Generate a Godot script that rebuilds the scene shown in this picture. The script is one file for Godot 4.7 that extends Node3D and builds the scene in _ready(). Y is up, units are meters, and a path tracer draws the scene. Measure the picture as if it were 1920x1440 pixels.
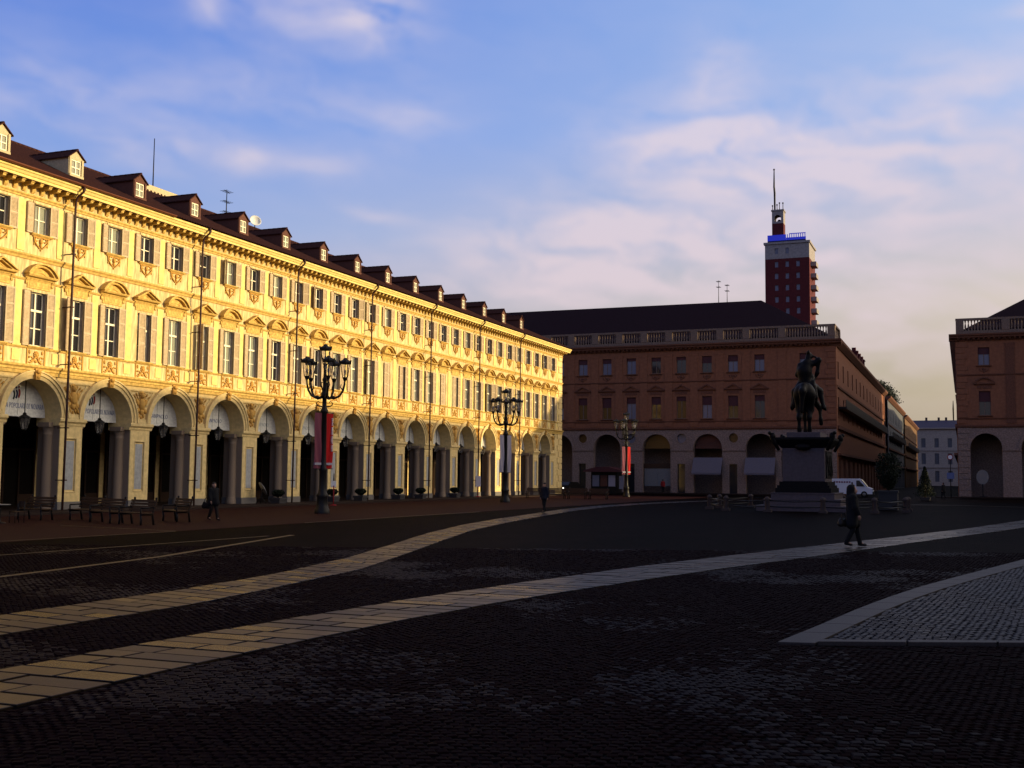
extends Node3D
# A wide square at low sun: an arcaded palace on the left, a shaded block behind,
# an equestrian statue, street lamps, paving with stone wheel tracks.
# x is to the right (east), -z is away along the palace (north), y is up.

const EYE := 2.0
const PALACE_X := -43.7          # plane of the sunlit facade
const ARCH := 5.38               # distance from pillar to pillar
const FIRST := 46.2              # left edge of the pillar beside the first drainpipe
const EXPOSURE := 1.3
const BLOCK_Z := -145.0          # plane of the shaded blocks behind the square

var rng := RandomNumberGenerator.new()
var taken := {}
var noise_tex := {}
var mesh_cache := {}
var M := {}

# ------------------------------------------------------------------ helpers
func lin(r: float, g: float, b: float) -> Color:
	return Color(r, g, b).linear_to_srgb()

func make_noise(seed_: int, freq: float, octaves: int, kind := FastNoiseLite.TYPE_SIMPLEX_SMOOTH) -> FastNoiseLite:
	var n := FastNoiseLite.new()
	n.seed = seed_
	n.noise_type = kind
	n.frequency = freq
	n.fractal_octaves = octaves
	n.fractal_gain = 0.55
	return n

# grey mottling between lo and 1, seamless
func mottle(key: String, seed_: int, freq: float, octaves: int, lo: float) -> ImageTexture:
	if noise_tex.has(key):
		return noise_tex[key]
	var im := make_noise(seed_, freq, octaves).get_seamless_image(512, 512)
	im.convert(Image.FORMAT_L8)
	var d := im.get_data()
	for i in d.size():
		d[i] = int(255.0 * (lo + (1.0 - lo) * d[i] / 255.0))
	var t := ImageTexture.create_from_image(Image.create_from_data(512, 512, false, Image.FORMAT_L8, d))
	noise_tex[key] = t
	return t

func relief(key: String, seed_: int, freq: float, octaves: int, strength: float) -> ImageTexture:
	if noise_tex.has(key):
		return noise_tex[key]
	var im := make_noise(seed_, freq, octaves).get_seamless_image(512, 512)
	im.convert(Image.FORMAT_RGBA8)
	im.bump_map_to_normal_map(strength)
	var t := ImageTexture.create_from_image(im)
	noise_tex[key] = t
	return t

# plain material; tex = key of mottling, sc = repeats per metre, bump = normal strength
func mat(c: Color, rough: float, tex := "", sc := 0.25, bump := 0.0, metal := 0.0) -> StandardMaterial3D:
	var m := StandardMaterial3D.new()
	m.albedo_color = c
	m.roughness = rough
	m.metallic = metal
	m.metallic_specular = 0.3
	if tex != "":
		m.albedo_texture = noise_tex[tex]
		m.uv1_triplanar = true
		m.uv1_world_triplanar = true
		m.uv1_scale = Vector3(sc, sc, sc)
		if bump > 0.0:
			m.normal_enabled = true
			m.normal_texture = noise_tex["grain_n"]
			m.normal_scale = bump
	return m

func surf() -> SurfaceTool:
	var st := SurfaceTool.new()
	st.begin(Mesh.PRIMITIVE_TRIANGLES)
	st.set_smooth_group(-1)
	return st

func done(st: SurfaceTool, m: Material) -> ArrayMesh:
	st.generate_normals()
	st.set_material(m)
	return st.commit()

func quad(st: SurfaceTool, a: Vector3, b: Vector3, c: Vector3, d: Vector3) -> void:
	st.add_vertex(a); st.add_vertex(b); st.add_vertex(c)
	st.add_vertex(a); st.add_vertex(c); st.add_vertex(d)

func tri(st: SurfaceTool, a: Vector3, b: Vector3, c: Vector3) -> void:
	st.add_vertex(a); st.add_vertex(b); st.add_vertex(c)

# box from corner to corner, seen clockwise from outside
func box(st: SurfaceTool, x0: float, y0: float, z0: float, x1: float, y1: float, z1: float, t := Transform3D()) -> void:
	var p: Array[Vector3] = []
	for i in 8:
		p.append(t * Vector3(x1 if i & 1 else x0, y1 if i & 2 else y0, z1 if i & 4 else z0))
	quad(st, p[4], p[6], p[7], p[5])
	quad(st, p[1], p[3], p[2], p[0])
	quad(st, p[0], p[2], p[6], p[4])
	quad(st, p[5], p[7], p[3], p[1])
	quad(st, p[2], p[3], p[7], p[6])
	quad(st, p[0], p[4], p[5], p[1])

# box with its front (z1) edges chamfered by c
func cbox(st: SurfaceTool, x0: float, y0: float, z0: float, x1: float, y1: float, z1: float, c: float) -> void:
	var a := [Vector3(x0, y0, z0), Vector3(x0, y1, z0), Vector3(x1, y1, z0), Vector3(x1, y0, z0)]
	var b := [Vector3(x0, y0, z1 - c), Vector3(x0, y1, z1 - c), Vector3(x1, y1, z1 - c), Vector3(x1, y0, z1 - c)]
	var f := [Vector3(x0 + c, y0 + c, z1), Vector3(x0 + c, y1 - c, z1), Vector3(x1 - c, y1 - c, z1), Vector3(x1 - c, y0 + c, z1)]
	quad(st, f[0], f[1], f[2], f[3])
	for i in 4:
		var j := (i + 1) % 4
		quad(st, b[i], b[j], f[j], f[i])
		quad(st, a[i], a[j], b[j], b[i])

# polygon (clockwise or not) in the x-y plane pushed from z0 to z1, through t
func extrude(st: SurfaceTool, poly: PackedVector2Array, z0: float, z1: float, t := Transform3D()) -> void:
	if Geometry2D.is_polygon_clockwise(poly):
		poly.reverse()
	var idx := Geometry2D.triangulate_polygon(poly)
	for i in range(0, idx.size(), 3):
		var a := poly[idx[i]]; var b := poly[idx[i + 1]]; var c := poly[idx[i + 2]]
		if (b - a).cross(c - a) < 0.0:
			var s := b; b = c; c = s
		tri(st, t * Vector3(a.x, a.y, z1), t * Vector3(c.x, c.y, z1), t * Vector3(b.x, b.y, z1))
		tri(st, t * Vector3(a.x, a.y, z0), t * Vector3(b.x, b.y, z0), t * Vector3(c.x, c.y, z0))
	var n := poly.size()
	for i in n:
		var a := poly[i]; var b := poly[(i + 1) % n]
		quad(st, t * Vector3(a.x, a.y, z0), t * Vector3(a.x, a.y, z1), t * Vector3(b.x, b.y, z1), t * Vector3(b.x, b.y, z0))

# profile given as (outwards z, y) pairs, drawn along x from x0 to x1
func moulding(st: SurfaceTool, prof: Array, x0: float, x1: float) -> void:
	var p := PackedVector2Array()
	for v in prof:
		p.append(Vector2(v[0], v[1]))
	# extrude runs along its own z; turn so that own x -> z, own z -> x
	extrude(st, p, x0, x1, Transform3D(Basis(Vector3(0, 0, 1), Vector3(0, 1, 0), Vector3(1, 0, 0)), Vector3.ZERO))

func lathe(st: SurfaceTool, prof: Array, seg: int, o := Vector3.ZERO, smooth := true, t := Transform3D()) -> void:
	st.set_smooth_group(1 if smooth else -1)
	for i in prof.size() - 1:
		for k in seg:
			var a := TAU * k / seg; var b := TAU * (k + 1) / seg
			var r0: float = prof[i][0]; var r1: float = prof[i + 1][0]
			var y0: float = prof[i][1]; var y1: float = prof[i + 1][1]
			var p := t * (o + Vector3(cos(a) * r0, y0, sin(a) * r0)); var q := t * (o + Vector3(cos(b) * r0, y0, sin(b) * r0))
			var u := t * (o + Vector3(cos(a) * r1, y1, sin(a) * r1)); var v := t * (o + Vector3(cos(b) * r1, y1, sin(b) * r1))
			if r0 > 0.0005: tri(st, p, v, q)
			if r1 > 0.0005: tri(st, p, u, v)
	st.set_smooth_group(-1)

func tube(st: SurfaceTool, pts: Array, radii: Array, seg := 6) -> void:
	st.set_smooth_group(1)
	var rings := []
	for i in pts.size():
		var d: Vector3 = (pts[min(i + 1, pts.size() - 1)] - pts[max(i - 1, 0)]).normalized()
		var s := d.cross(Vector3(0, 0, 1) if absf(d.z) < 0.8 else Vector3(1, 0, 0)).normalized()
		var w := d.cross(s)
		var r: float = radii[min(i, radii.size() - 1)]
		var ring := []
		for k in seg:
			var a := TAU * k / seg
			ring.append(pts[i] + (s * cos(a) + w * sin(a)) * r)
		rings.append(ring)
	for i in rings.size() - 1:
		for k in seg:
			var j := (k + 1) % seg
			quad(st, rings[i][k], rings[i][j], rings[i + 1][j], rings[i + 1][k])
	for k in range(1, seg - 1):
		tri(st, rings[0][0], rings[0][k + 1], rings[0][k])
		var e: Array = rings[rings.size() - 1]
		tri(st, e[0], e[k], e[k + 1])
	st.set_smooth_group(-1)

func ball(st: SurfaceTool, c: Vector3, r: Vector3, seg := 8, rows := 5, b := Basis()) -> void:
	var prof := []
	for i in rows + 1:
		var a := -PI / 2 + PI * i / rows
		prof.append([maxf(cos(a), 0.0), sin(a)])
	lathe(st, prof, seg, Vector3.ZERO, true, Transform3D(b * Basis.from_scale(r), c))

# wall with openings: each is [kind, centre x, half width, bottom, top]; kind r = rectangle,
# a = round arch whose top value is the springing line, o = round window (bottom = centre y)
func op_lo(o: Array, x: float) -> float:
	if o[0] == "o":
		var d: float = x - o[1]
		return o[3] - sqrt(maxf(o[2] * o[2] - d * d, 0.0))
	return o[3]

func op_hi(o: Array, x: float) -> float:
	var d: float = x - o[1]
	if o[0] == "o":
		return o[3] + sqrt(maxf(o[2] * o[2] - d * d, 0.0))
	if o[0] == "a":
		return o[4] + sqrt(maxf(o[2] * o[2] - d * d, 0.0))
	return o[4]

func wall(st: SurfaceTool, x0: float, x1: float, y0: float, y1: float, ops: Array, depth: float, z := 0.0) -> void:
	var xs := [x0, x1]
	for o in ops:
		var n := 1 if o[0] == "r" else 20
		for i in n + 1:
			var f := float(i) / n
			if n > 1: f = 0.5 - 0.5 * cos(PI * f)
			xs.append(clampf(o[1] - o[2] + 2.0 * o[2] * f, x0, x1))
	xs.sort()
	var zb := z - depth
	for i in xs.size() - 1:
		var a: float = xs[i]; var b: float = xs[i + 1]
		if b - a < 0.0005: continue
		var mid := (a + b) / 2
		var act := []
		for o in ops:
			if absf(mid - o[1]) < o[2]: act.append(o)
		act.sort_custom(func(p, q): return op_lo(p, mid) < op_lo(q, mid))
		var la := y0; var lb := y0
		for o in act:
			var ba := op_lo(o, a); var bb := op_lo(o, b)
			if maxf(ba - la, bb - lb) > 0.001:
				quad(st, Vector3(a, la, z), Vector3(a, ba, z), Vector3(b, bb, z), Vector3(b, lb, z))
				quad(st, Vector3(a, ba, z), Vector3(a, ba, zb), Vector3(b, bb, zb), Vector3(b, bb, z))
			la = op_hi(o, a); lb = op_hi(o, b)
			quad(st, Vector3(a, la, zb), Vector3(a, la, z), Vector3(b, lb, z), Vector3(b, lb, zb))
		quad(st, Vector3(a, la, z), Vector3(a, y1, z), Vector3(b, y1, z), Vector3(b, lb, z))
	for o in ops:
		if o[0] == "o": continue
		for s in [-1.0, 1.0]:
			var x: float = o[1] + s * o[2]
			quad(st, Vector3(x, o[3], z), Vector3(x, o[4], z), Vector3(x, o[4], zb), Vector3(x, o[3], zb))

# ------------------------------------------------------------------ nodes
func numbered(n: String) -> String:
	if not taken.has(n):
		taken[n] = 0
		return n
	taken[n] += 1
	return "%s_%03d" % [n, taken[n]]

func thing(called: String, label: String, category: String, at := Vector3.ZERO, turn := 0.0, group := "") -> Node3D:
	var o := Node3D.new()
	o.name = numbered(called)
	add_child(o)
	o.position = at
	o.rotation.y = turn
	tag(o, label, category, group)
	return o

func tag(o: Node3D, label: String, category: String, group := "") -> void:
	o.set_meta("label", label)
	o.set_meta("category", category)
	if group != "": o.set_meta("group", group)

func part(parent: Node3D, called: String, mesh: Mesh, at := Vector3.ZERO, turn := Vector3.ZERO) -> MeshInstance3D:
	var o := MeshInstance3D.new()
	o.name = called
	o.mesh = mesh
	parent.add_child(o, true)
	o.position = at
	o.rotation = turn
	return o

func ground_piece(called: String, mesh: Mesh, at := Vector3.ZERO) -> Node3D:
	var o: Node3D
	if mesh:
		o = part(self, numbered(called), mesh, at)
	else:
		o = Node3D.new()
		o.name = numbered(called)
		add_child(o)
	o.set_meta("kind", "structure")
	return o

func copy_of(o: Node3D, at: Vector3, turn: float, label := "") -> Node3D:
	var c: Node3D = o.duplicate()
	c.name = numbered(String(o.name))
	add_child(c)
	c.position = at
	c.rotation.y = turn
	if label != "": c.set_meta("label", label)
	return c

func cached(key: String, make: Callable) -> ArrayMesh:
	if not mesh_cache.has(key): mesh_cache[key] = make.call()
	return mesh_cache[key]

func box_mesh(m: Material, x0: float, y0: float, z0: float, x1: float, y1: float, z1: float) -> ArrayMesh:
	var st := surf()
	box(st, x0, y0, z0, x1, y1, z1)
	return done(st, m)

# smooth body from tapered capsules: [a, ra, b, rb] joined with softness k, as surface nets
func body_mesh(bones: Array, cell: float, k: float, m: Material) -> ArrayMesh:
	var lo := Vector3(1e9, 1e9, 1e9); var hi := -lo
	for q in bones:
		for e in [[q[0], q[1]], [q[2], q[3]]]:
			var r: float = e[1] + k + cell * 2
			lo = lo.min(e[0] - Vector3(r, r, r)); hi = hi.max(e[0] + Vector3(r, r, r))
	var n := Vector3i(((hi - lo) / cell).ceil()) + Vector3i.ONE
	var f := PackedFloat32Array(); f.resize(n.x * n.y * n.z); f.fill(9.0)
	for q in bones:
		var a: Vector3 = q[0]; var b: Vector3 = q[2]; var ra: float = q[1]; var rb: float = q[3]
		var g := maxf(ra, rb) + k + cell * 2
		var i0 := Vector3i(((a.min(b) - Vector3(g, g, g) - lo) / cell).floor()).clamp(Vector3i.ZERO, n - Vector3i.ONE)
		var i1 := Vector3i(((a.max(b) + Vector3(g, g, g) - lo) / cell).ceil()).clamp(Vector3i.ZERO, n - Vector3i.ONE)
		var ab := b - a; var l2 := maxf(ab.length_squared(), 1e-8)
		for z in range(i0.z, i1.z + 1):
			for y in range(i0.y, i1.y + 1):
				for x in range(i0.x, i1.x + 1):
					var p := lo + Vector3(x, y, z) * cell
					var t := clampf((p - a).dot(ab) / l2, 0.0, 1.0)
					var d := (p - a - ab * t).length() - lerpf(ra, rb, t)
					var at := (z * n.y + y) * n.x + x
					var o := f[at]
					var h := maxf(k - absf(o - d), 0.0) / k
					f[at] = minf(o, d) - h * h * k * 0.25
	var sx := 1; var sy := n.x; var sz := n.x * n.y
	var off := [0, sx, sy, sx + sy, sz, sx + sz, sy + sz, sx + sy + sz]
	var edges := [[0, 1], [2, 3], [4, 5], [6, 7], [0, 2], [1, 3], [4, 6], [5, 7], [0, 4], [1, 5], [2, 6], [3, 7]]
	var ids := {}
	var verts := PackedVector3Array()
	for z in n.z - 1:
		for y in n.y - 1:
			for x in n.x - 1:
				var at := z * sz + y * sy + x
				var mask := 0
				for c in 8:
					if f[at + off[c]] < 0.0: mask |= 1 << c
				if mask == 0 or mask == 255: continue
				var s := Vector3.ZERO; var cnt := 0
				for e in edges:
					var u: int = e[0]; var w: int = e[1]
					if ((mask >> u) & 1) == ((mask >> w) & 1): continue
					var fu := f[at + off[u]]; var fw := f[at + off[w]]
					var t := fu / (fu - fw)
					s += Vector3(u & 1, (u >> 1) & 1, u >> 2).lerp(Vector3(w & 1, (w >> 1) & 1, w >> 2), t)
					cnt += 1
				ids[at] = verts.size()
				verts.append(lo + (Vector3(x, y, z) + s / cnt) * cell)
	var idx := PackedInt32Array()
	for at in ids:
		for ax in 3:
			var da: int = [sx, sy, sz][ax]; var db: int = [sy, sz, sx][ax]; var dc: int = [sz, sx, sy][ax]
			# edge along da starting at this cell's corner; needs cells at -db, -dc
			if not (ids.has(at - db) and ids.has(at - dc) and ids.has(at - db - dc)): continue
			var in0 := f[at] < 0.0; var in1 := f[at + da] < 0.0
			if in0 == in1: continue
			var q := [ids[at], ids[at - db], ids[at - db - dc], ids[at - dc]]
			if in0: q.reverse()
			for v in [q[0], q[1], q[2], q[0], q[2], q[3]]: idx.append(v)
	var nor := PackedVector3Array(); nor.resize(verts.size())
	for i in range(0, idx.size(), 3):
		var fn := (verts[idx[i + 2]] - verts[idx[i]]).cross(verts[idx[i + 1]] - verts[idx[i]])
		for j in 3: nor[idx[i + j]] += fn
	for i in nor.size(): nor[i] = nor[i].normalized()
	var arr := []; arr.resize(Mesh.ARRAY_MAX)
	arr[Mesh.ARRAY_VERTEX] = verts; arr[Mesh.ARRAY_NORMAL] = nor; arr[Mesh.ARRAY_INDEX] = idx
	var am := ArrayMesh.new()
	am.add_surface_from_arrays(Mesh.PRIMITIVE_TRIANGLES, arr)
	am.surface_set_material(0, m)
	return am

# ------------------------------------------------------------------ start
func _ready() -> void:
	rng.seed = 20240
	set_camera_and_light()
	make_materials()
	print("paving"); make_ground()
	print("palace"); make_palace()
	print("blocks"); make_blocks()
	make_street(); make_tower()
	print("things"); make_lamps(); make_statue()
	make_people(); make_small_things()
	print("built")

# ------------------------------------------------------------------ camera, sky, sun
func set_camera_and_light() -> void:
	var cam := Camera3D.new()
	cam.name = "camera"
	cam.fov = 37.39
	cam.near = 0.1
	cam.far = 3000.0
	cam.position = Vector3(0, EYE, 0)
	cam.basis = Basis(Vector3.UP, deg_to_rad(21.718)) * Basis(Vector3.RIGHT, deg_to_rad(4.674)) * Basis(Vector3.BACK, deg_to_rad(0.495))
	add_child(cam)
	cam.current = true

	var env := Environment.new()
	env.background_mode = Environment.BG_SKY
	env.tonemap_mode = Environment.TONE_MAPPER_LINEAR
	env.tonemap_exposure = EXPOSURE
	env.sdfgi_enabled = true
	env.ssao_enabled = true
	env.ssil_enabled = true
	var sky := Sky.new()
	var sm := PanoramaSkyMaterial.new()
	sm.panorama = sky_image()
	sky.sky_material = sm
	env.sky = sky
	var we := WorldEnvironment.new()
	we.name = "world_environment"
	we.environment = env
	add_child(we)

	var sun := DirectionalLight3D.new()
	sun.name = "sun"
	sun.light_energy = 1.45
	sun.light_color = lin(1.0, 0.765, 0.40)
	sun.light_angular_distance = 0.55
	sun.shadow_enabled = true
	sun.basis = Basis.looking_at(-to_sun())
	add_child(sun)

func to_sun() -> Vector3:
	var el := deg_to_rad(9.62); var az := deg_to_rad(20.0)      # az: degrees north of straight across the square
	return Vector3(cos(az) * cos(el), sin(el), -sin(az) * cos(el))

func sky_image() -> ImageTexture:
	var w := 2048; var h := 1024
	var im := Image.create(w, h, false, Image.FORMAT_RGBF)
	var fine := make_noise(11, 0.15, 6)
	var warp := make_noise(5, 0.05, 3)
	var toward := to_sun()
	# clear sky by height in degrees: at the left edge of the view, and at the right edge towards the sun
	var stops := [[-90.0, Color(0.03, 0.027, 0.027), Color(0.03, 0.027, 0.027)], [-0.5, Color(0.12, 0.10, 0.10), Color(0.12, 0.10, 0.09)], [0.0, Color(0.40, 0.36, 0.36), Color(0.40, 0.32, 0.22)], [4.0, Color(0.45, 0.42, 0.47), Color(0.50, 0.42, 0.29)],
		[8.5, Color(0.42, 0.45, 0.64), Color(0.63, 0.56, 0.49)], [12.0, Color(0.31, 0.43, 0.74), Color(0.54, 0.54, 0.64)], [17.0, Color(0.19, 0.33, 0.76), Color(0.38, 0.50, 0.80)], [24.0, Color(0.098, 0.212, 0.69), Color(0.31, 0.47, 0.82)], [40.0, Color(0.12, 0.18, 0.40), Color(0.22, 0.27, 0.40)], [90.0, Color(0.10, 0.12, 0.19), Color(0.10, 0.12, 0.19)]]
	# banks of thin cloud: degrees right of the view, degrees up, spread sideways, spread upwards, thickness
	var banks := [[-10.0, 22.3, 3.6, 1.4, 0.45], [-6.6, 22.8, 1.6, 1.9, 0.42], [-15.6, 22.6, 0.8, 1.2, 0.4], [-21.8, 17.6, 4.0, 1.3, 0.27], [-12.7, 18.2, 4.6, 1.2, 0.26], [-10.3, 15.3, 2.2, 0.7, 0.34],
		[-13.6, 15.3, 1.0, 0.6, 0.5], [-17.6, 15.5, 2.2, 0.8, 0.45], [-5.5, 17.6, 2.2, 1.0, 0.28], [-6.8, 13.0, 1.4, 0.4, 0.4], [9.2, 16.3, 3.6, 1.6, 0.8], [14.5, 16.0, 6.0, 2.0, 0.52], [10.6, 19.6, 1.6, 1.5, 0.5],
		[22.5, 18.6, 4.5, 1.3, 0.40], [26.0, 21.3, 1.6, 1.0, 0.6], [20.0, 14.5, 6.0, 2.2, 0.55], [3.6, 12.4, 4.6, 1.3, 0.72], [2.0, 10.2, 6.5, 1.4, 0.6], [9.5, 11.0, 5.0, 1.6, 0.55], [15.0, 11.0, 9.0, 2.2, 0.5], [18.0, 7.0, 12.0, 2.0, 0.5],
		[40.0, 14.0, 12.0, 3.0, 0.5], [-45.0, 18.0, 12.0, 3.0, 0.4], [75.0, 22.0, 15.0, 4.0, 0.4], [-90.0, 20.0, 20.0, 5.0, 0.4], [140.0, 22.0, 25.0, 5.0, 0.4], [-150.0, 25.0, 25.0, 5.0, 0.35], [110.0, 12.0, 20.0, 3.0, 0.4], [-120.0, 12.0, 20.0, 3.0, 0.35]]
	for y in h:
		var el := 90.0 - 180.0 * (y + 0.5) / h
		var base: Color = stops[0][1]; var base_r: Color = stops[0][2]
		for i in stops.size() - 1:
			if el >= stops[i][0] and el <= stops[i + 1][0]:
				var f: float = (el - stops[i][0]) / (stops[i + 1][0] - stops[i][0])
				base = stops[i][1].lerp(stops[i + 1][1], f); base_r = stops[i][2].lerp(stops[i + 1][2], f)
		var ce := cos(deg_to_rad(el)); var se := sin(deg_to_rad(el))
		for x in w:
			var az := TAU * (x + 0.5) / w
			var ax := wrapf(rad_to_deg(az) + 21.718, -180.0, 180.0)
			var c := base.lerp(base_r, smoothstep(-30.0, 30.0, ax) * smoothstep(180.0, 120.0, ax))
			if el > -2.0:
				# the hazy air round the low sun
				var d := Vector3(sin(az) * ce, se, -cos(az) * ce)
				c += Color(1.0, 0.80, 0.52) * 4.0 * pow(maxf(d.dot(toward), 0.0), 5.0)
				if el < 60.0 and el > -1.0:
					var cov := 0.05
					for b in banks:
						var u: float = (ax - b[0]) / b[2]; var v: float = (el - b[1]) / b[3]
						var q := u * u + v * v
						if q < 6.0: cov += b[4] * exp(-q * 0.7)
					var wv := warp.get_noise_2d(ax * 2.0, el * 5.0) * 3.0
					var nz := fine.get_noise_2d(ax * 1.1 + wv + el * 1.4, el * 2.8 + wv * 0.6)
					var t := clampf(cov * clampf(0.66 + 1.15 * nz, 0.0, 1.4), 0.0, 0.9)
					var warm := clampf(0.5 - el / 36.0, 0.0, 0.5)
					c = c.lerp(Color(0.72 + warm * 0.08, 0.65 - warm * 0.10, 0.76 - warm * 0.34), t)
			im.set_pixel(x, y, c / EXPOSURE)
	return ImageTexture.create_from_image(im)

# ------------------------------------------------------------------ materials
func make_materials() -> void:
	mottle("soft", 3, 0.012, 5, 0.84)
	mottle("stain", 8, 0.02, 6, 0.66)
	var sk := mottle("streak", 15, 0.016, 5, 0.66)
	sk.get_width()
	mottle("fine", 21, 0.06, 4, 0.7)
	relief("grain_n", 31, 0.05, 5, 3.0)
	M.field = mat(lin(0.86, 0.665, 0.315), 0.85, "streak", 0.22, 0.12)         # pale stucco
	M.field.uv1_scale = Vector3(0.55, 0.10, 0.55)
	M.trim = mat(lin(0.80, 0.525, 0.145), 0.8, "stain", 0.35, 0.15)          # ochre mouldings
	M.carved = mat(lin(0.76, 0.43, 0.10), 0.8, "fine", 0.9, 0.5)
	M.lesene = mat(lin(0.86, 0.67, 0.235), 0.85, "soft", 0.3, 0.2)
	M.pier = mat(lin(0.82, 0.62, 0.275), 0.8, "soft", 0.4, 0.25)
	M.granite = mat(lin(0.40, 0.295, 0.20), 0.55, "fine", 1.2, 0.3)
	M.plinth = mat(lin(0.22, 0.20, 0.18), 0.7, "fine", 0.8, 0.4)
	M.marble = mat(lin(0.40, 0.41, 0.41), 0.45, "soft", 0.5, 0.1)
	M.shutter = mat(lin(0.60, 0.47, 0.30), 0.7, "soft", 0.6, 0.1)
	M.reveal = mat(lin(0.25, 0.215, 0.20), 0.7, "soft", 0.8)  # grey lining, with the shade of the window recess put into its colour
	M.soffit_shade = mat(lin(0.13, 0.065, 0.035), 0.8, "fine", 0.8)  # maroon soffit with the shade under the cornice put into its colour
	M.joinery = mat(lin(0.85, 0.78, 0.58), 0.5)
	M.glass = mat(lin(0.018, 0.018, 0.022), 0.06)
	M.glass.metallic_specular = 0.5
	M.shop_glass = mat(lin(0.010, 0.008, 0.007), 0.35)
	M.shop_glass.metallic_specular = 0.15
	M.curtain = mat(lin(0.30, 0.31, 0.24), 0.12, "soft", 1.5)
	M.blind = mat(lin(0.065, 0.020, 0.024), 0.6)
	M.drape = mat(lin(0.20, 0.20, 0.26), 0.15, "soft", 1.5)
	M.amber = mat(lin(0.15, 0.080, 0.026), 0.2, "soft", 1.2)  # indoor light put into the colour of the panes
	M.tile = mat(lin(0.065, 0.026, 0.022), 0.85, "stain", 0.5, 0.6)
	M.slate = mat(lin(0.024, 0.012, 0.018), 0.85, "stain", 0.35, 0.4)
	M.copper = mat(lin(0.19, 0.065, 0.032), 0.4, "fine", 1.0, 0.1, 0.3)
	M.pipe = mat(lin(0.045, 0.018, 0.014), 0.5)
	M.dormer_brown = mat(lin(0.12, 0.05, 0.035), 0.8, "soft", 0.8)
	M.dormer_pale = mat(lin(0.55, 0.46, 0.28), 0.8, "soft", 0.8)
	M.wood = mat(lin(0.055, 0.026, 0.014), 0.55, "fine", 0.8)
	M.iron = mat(lin(0.012, 0.011, 0.011), 0.45, "fine", 2.0, 0.2)
	M.bronze = mat(lin(0.010, 0.009, 0.010), 0.55, "stain", 0.9, 0.2, 0.2)
	M.bronze.metallic_specular = 0.22
	M.panel_white = mat(lin(0.80, 0.80, 0.74), 0.5, "soft", 0.8)
	M.letter_blue = mat(lin(0.10, 0.13, 0.26), 0.6)
	M.letter_pale = mat(lin(0.36, 0.40, 0.42), 0.6)
	M.mark_dark = mat(lin(0.01, 0.02, 0.02), 0.6)
	M.mark_navy = mat(lin(0.01, 0.012, 0.06), 0.6)
	M.mark_red = mat(lin(0.22, 0.01, 0.015), 0.6)
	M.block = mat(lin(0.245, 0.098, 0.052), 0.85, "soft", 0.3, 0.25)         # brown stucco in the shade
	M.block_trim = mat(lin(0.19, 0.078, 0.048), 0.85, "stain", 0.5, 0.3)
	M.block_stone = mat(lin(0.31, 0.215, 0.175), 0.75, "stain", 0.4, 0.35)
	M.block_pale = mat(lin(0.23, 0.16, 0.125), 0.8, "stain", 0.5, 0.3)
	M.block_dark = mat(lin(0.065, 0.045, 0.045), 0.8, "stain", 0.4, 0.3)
	M.street_grey = mat(lin(0.11, 0.115, 0.13), 0.85, "soft", 0.3, 0.2)
	M.street_ochre = mat(lin(0.16, 0.085, 0.04), 0.85, "soft", 0.3, 0.2)
	M.royal = mat(lin(0.30, 0.27, 0.245), 0.85, "soft", 0.2, 0.2)
	M.royal_roof = mat(lin(0.05, 0.045, 0.10), 0.6, "stain", 0.3, 0.2)
	M.brick = mat(lin(0.10, 0.018, 0.021), 0.85, "soft", 0.15, 0.2)
	M.tower_stone = mat(lin(0.32, 0.29, 0.285), 0.8, "soft", 0.15, 0.2)
	M.tower_pane = mat(lin(0.17, 0.17, 0.22), 0.2)
	M.awning = mat(lin(0.135, 0.12, 0.15), 0.85, "soft", 0.8)
	M.hoarding = mat(lin(0.17, 0.17, 0.17), 0.6, "soft", 0.8)
	M.slab = [mat(lin(0.024, 0.016, 0.0095), 0.33, "fine", 0.9, 0.22), mat(lin(0.019, 0.0135, 0.010), 0.29, "stain", 1.1, 0.22), mat(lin(0.028, 0.018, 0.010), 0.37, "fine", 0.9, 0.22), mat(lin(0.014, 0.011, 0.0105), 0.25, "stain", 1.1, 0.22)]
	for m in M.slab: m.metallic_specular = 0.155
	M.slate.metallic_specular = 0.12; M.tile.metallic_specular = 0.15
	M.kerb = mat(lin(0.060, 0.052, 0.052), 0.5, "fine", 0.9, 0.3)
	M.post_stone = mat(lin(0.070, 0.052, 0.050), 0.75, "fine", 1.0, 0.2)
	M.kerb.metallic_specular = 0.16
	M.leaf = mat(lin(0.014, 0.020, 0.009), 0.7)
	M.skin = mat(lin(0.32, 0.18, 0.12), 0.6)
	M.cloth_black = mat(lin(0.010, 0.010, 0.012), 0.9, "fine", 3.0)
	M.cloth_brown = mat(lin(0.020, 0.014, 0.012), 0.9, "fine", 3.0)
	M.cloth_blue = mat(lin(0.012, 0.014, 0.026), 0.9, "fine", 3.0)
	M.hair = mat(lin(0.012, 0.009, 0.007), 0.7)
	M.leather = mat(lin(0.012, 0.010, 0.009), 0.45)
	M.red_cloth = mat(lin(0.36, 0.003, 0.005), 0.75)
	M.mauve_cloth = mat(lin(0.15, 0.038, 0.062), 0.75)
	M.white_cloth = mat(lin(0.30, 0.28, 0.34), 0.75)
	M.white = mat(lin(0.7, 0.7, 0.7), 0.5)
	M.van = mat(lin(0.50, 0.52, 0.58), 0.35)
	M.tyre = mat(lin(0.012, 0.012, 0.012), 0.8)
	M.metal = mat(lin(0.20, 0.20, 0.20), 0.4, "", 1.0, 0.0, 0.6)
	for k in ["red_cloth", "mauve_cloth", "white_cloth"]:
		M[k].backlight_enabled = true
		M[k].backlight = M[k].albedo_color * 0.5
	M.lamp_glass = mat(lin(0.45, 0.42, 0.38), 0.1)
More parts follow.
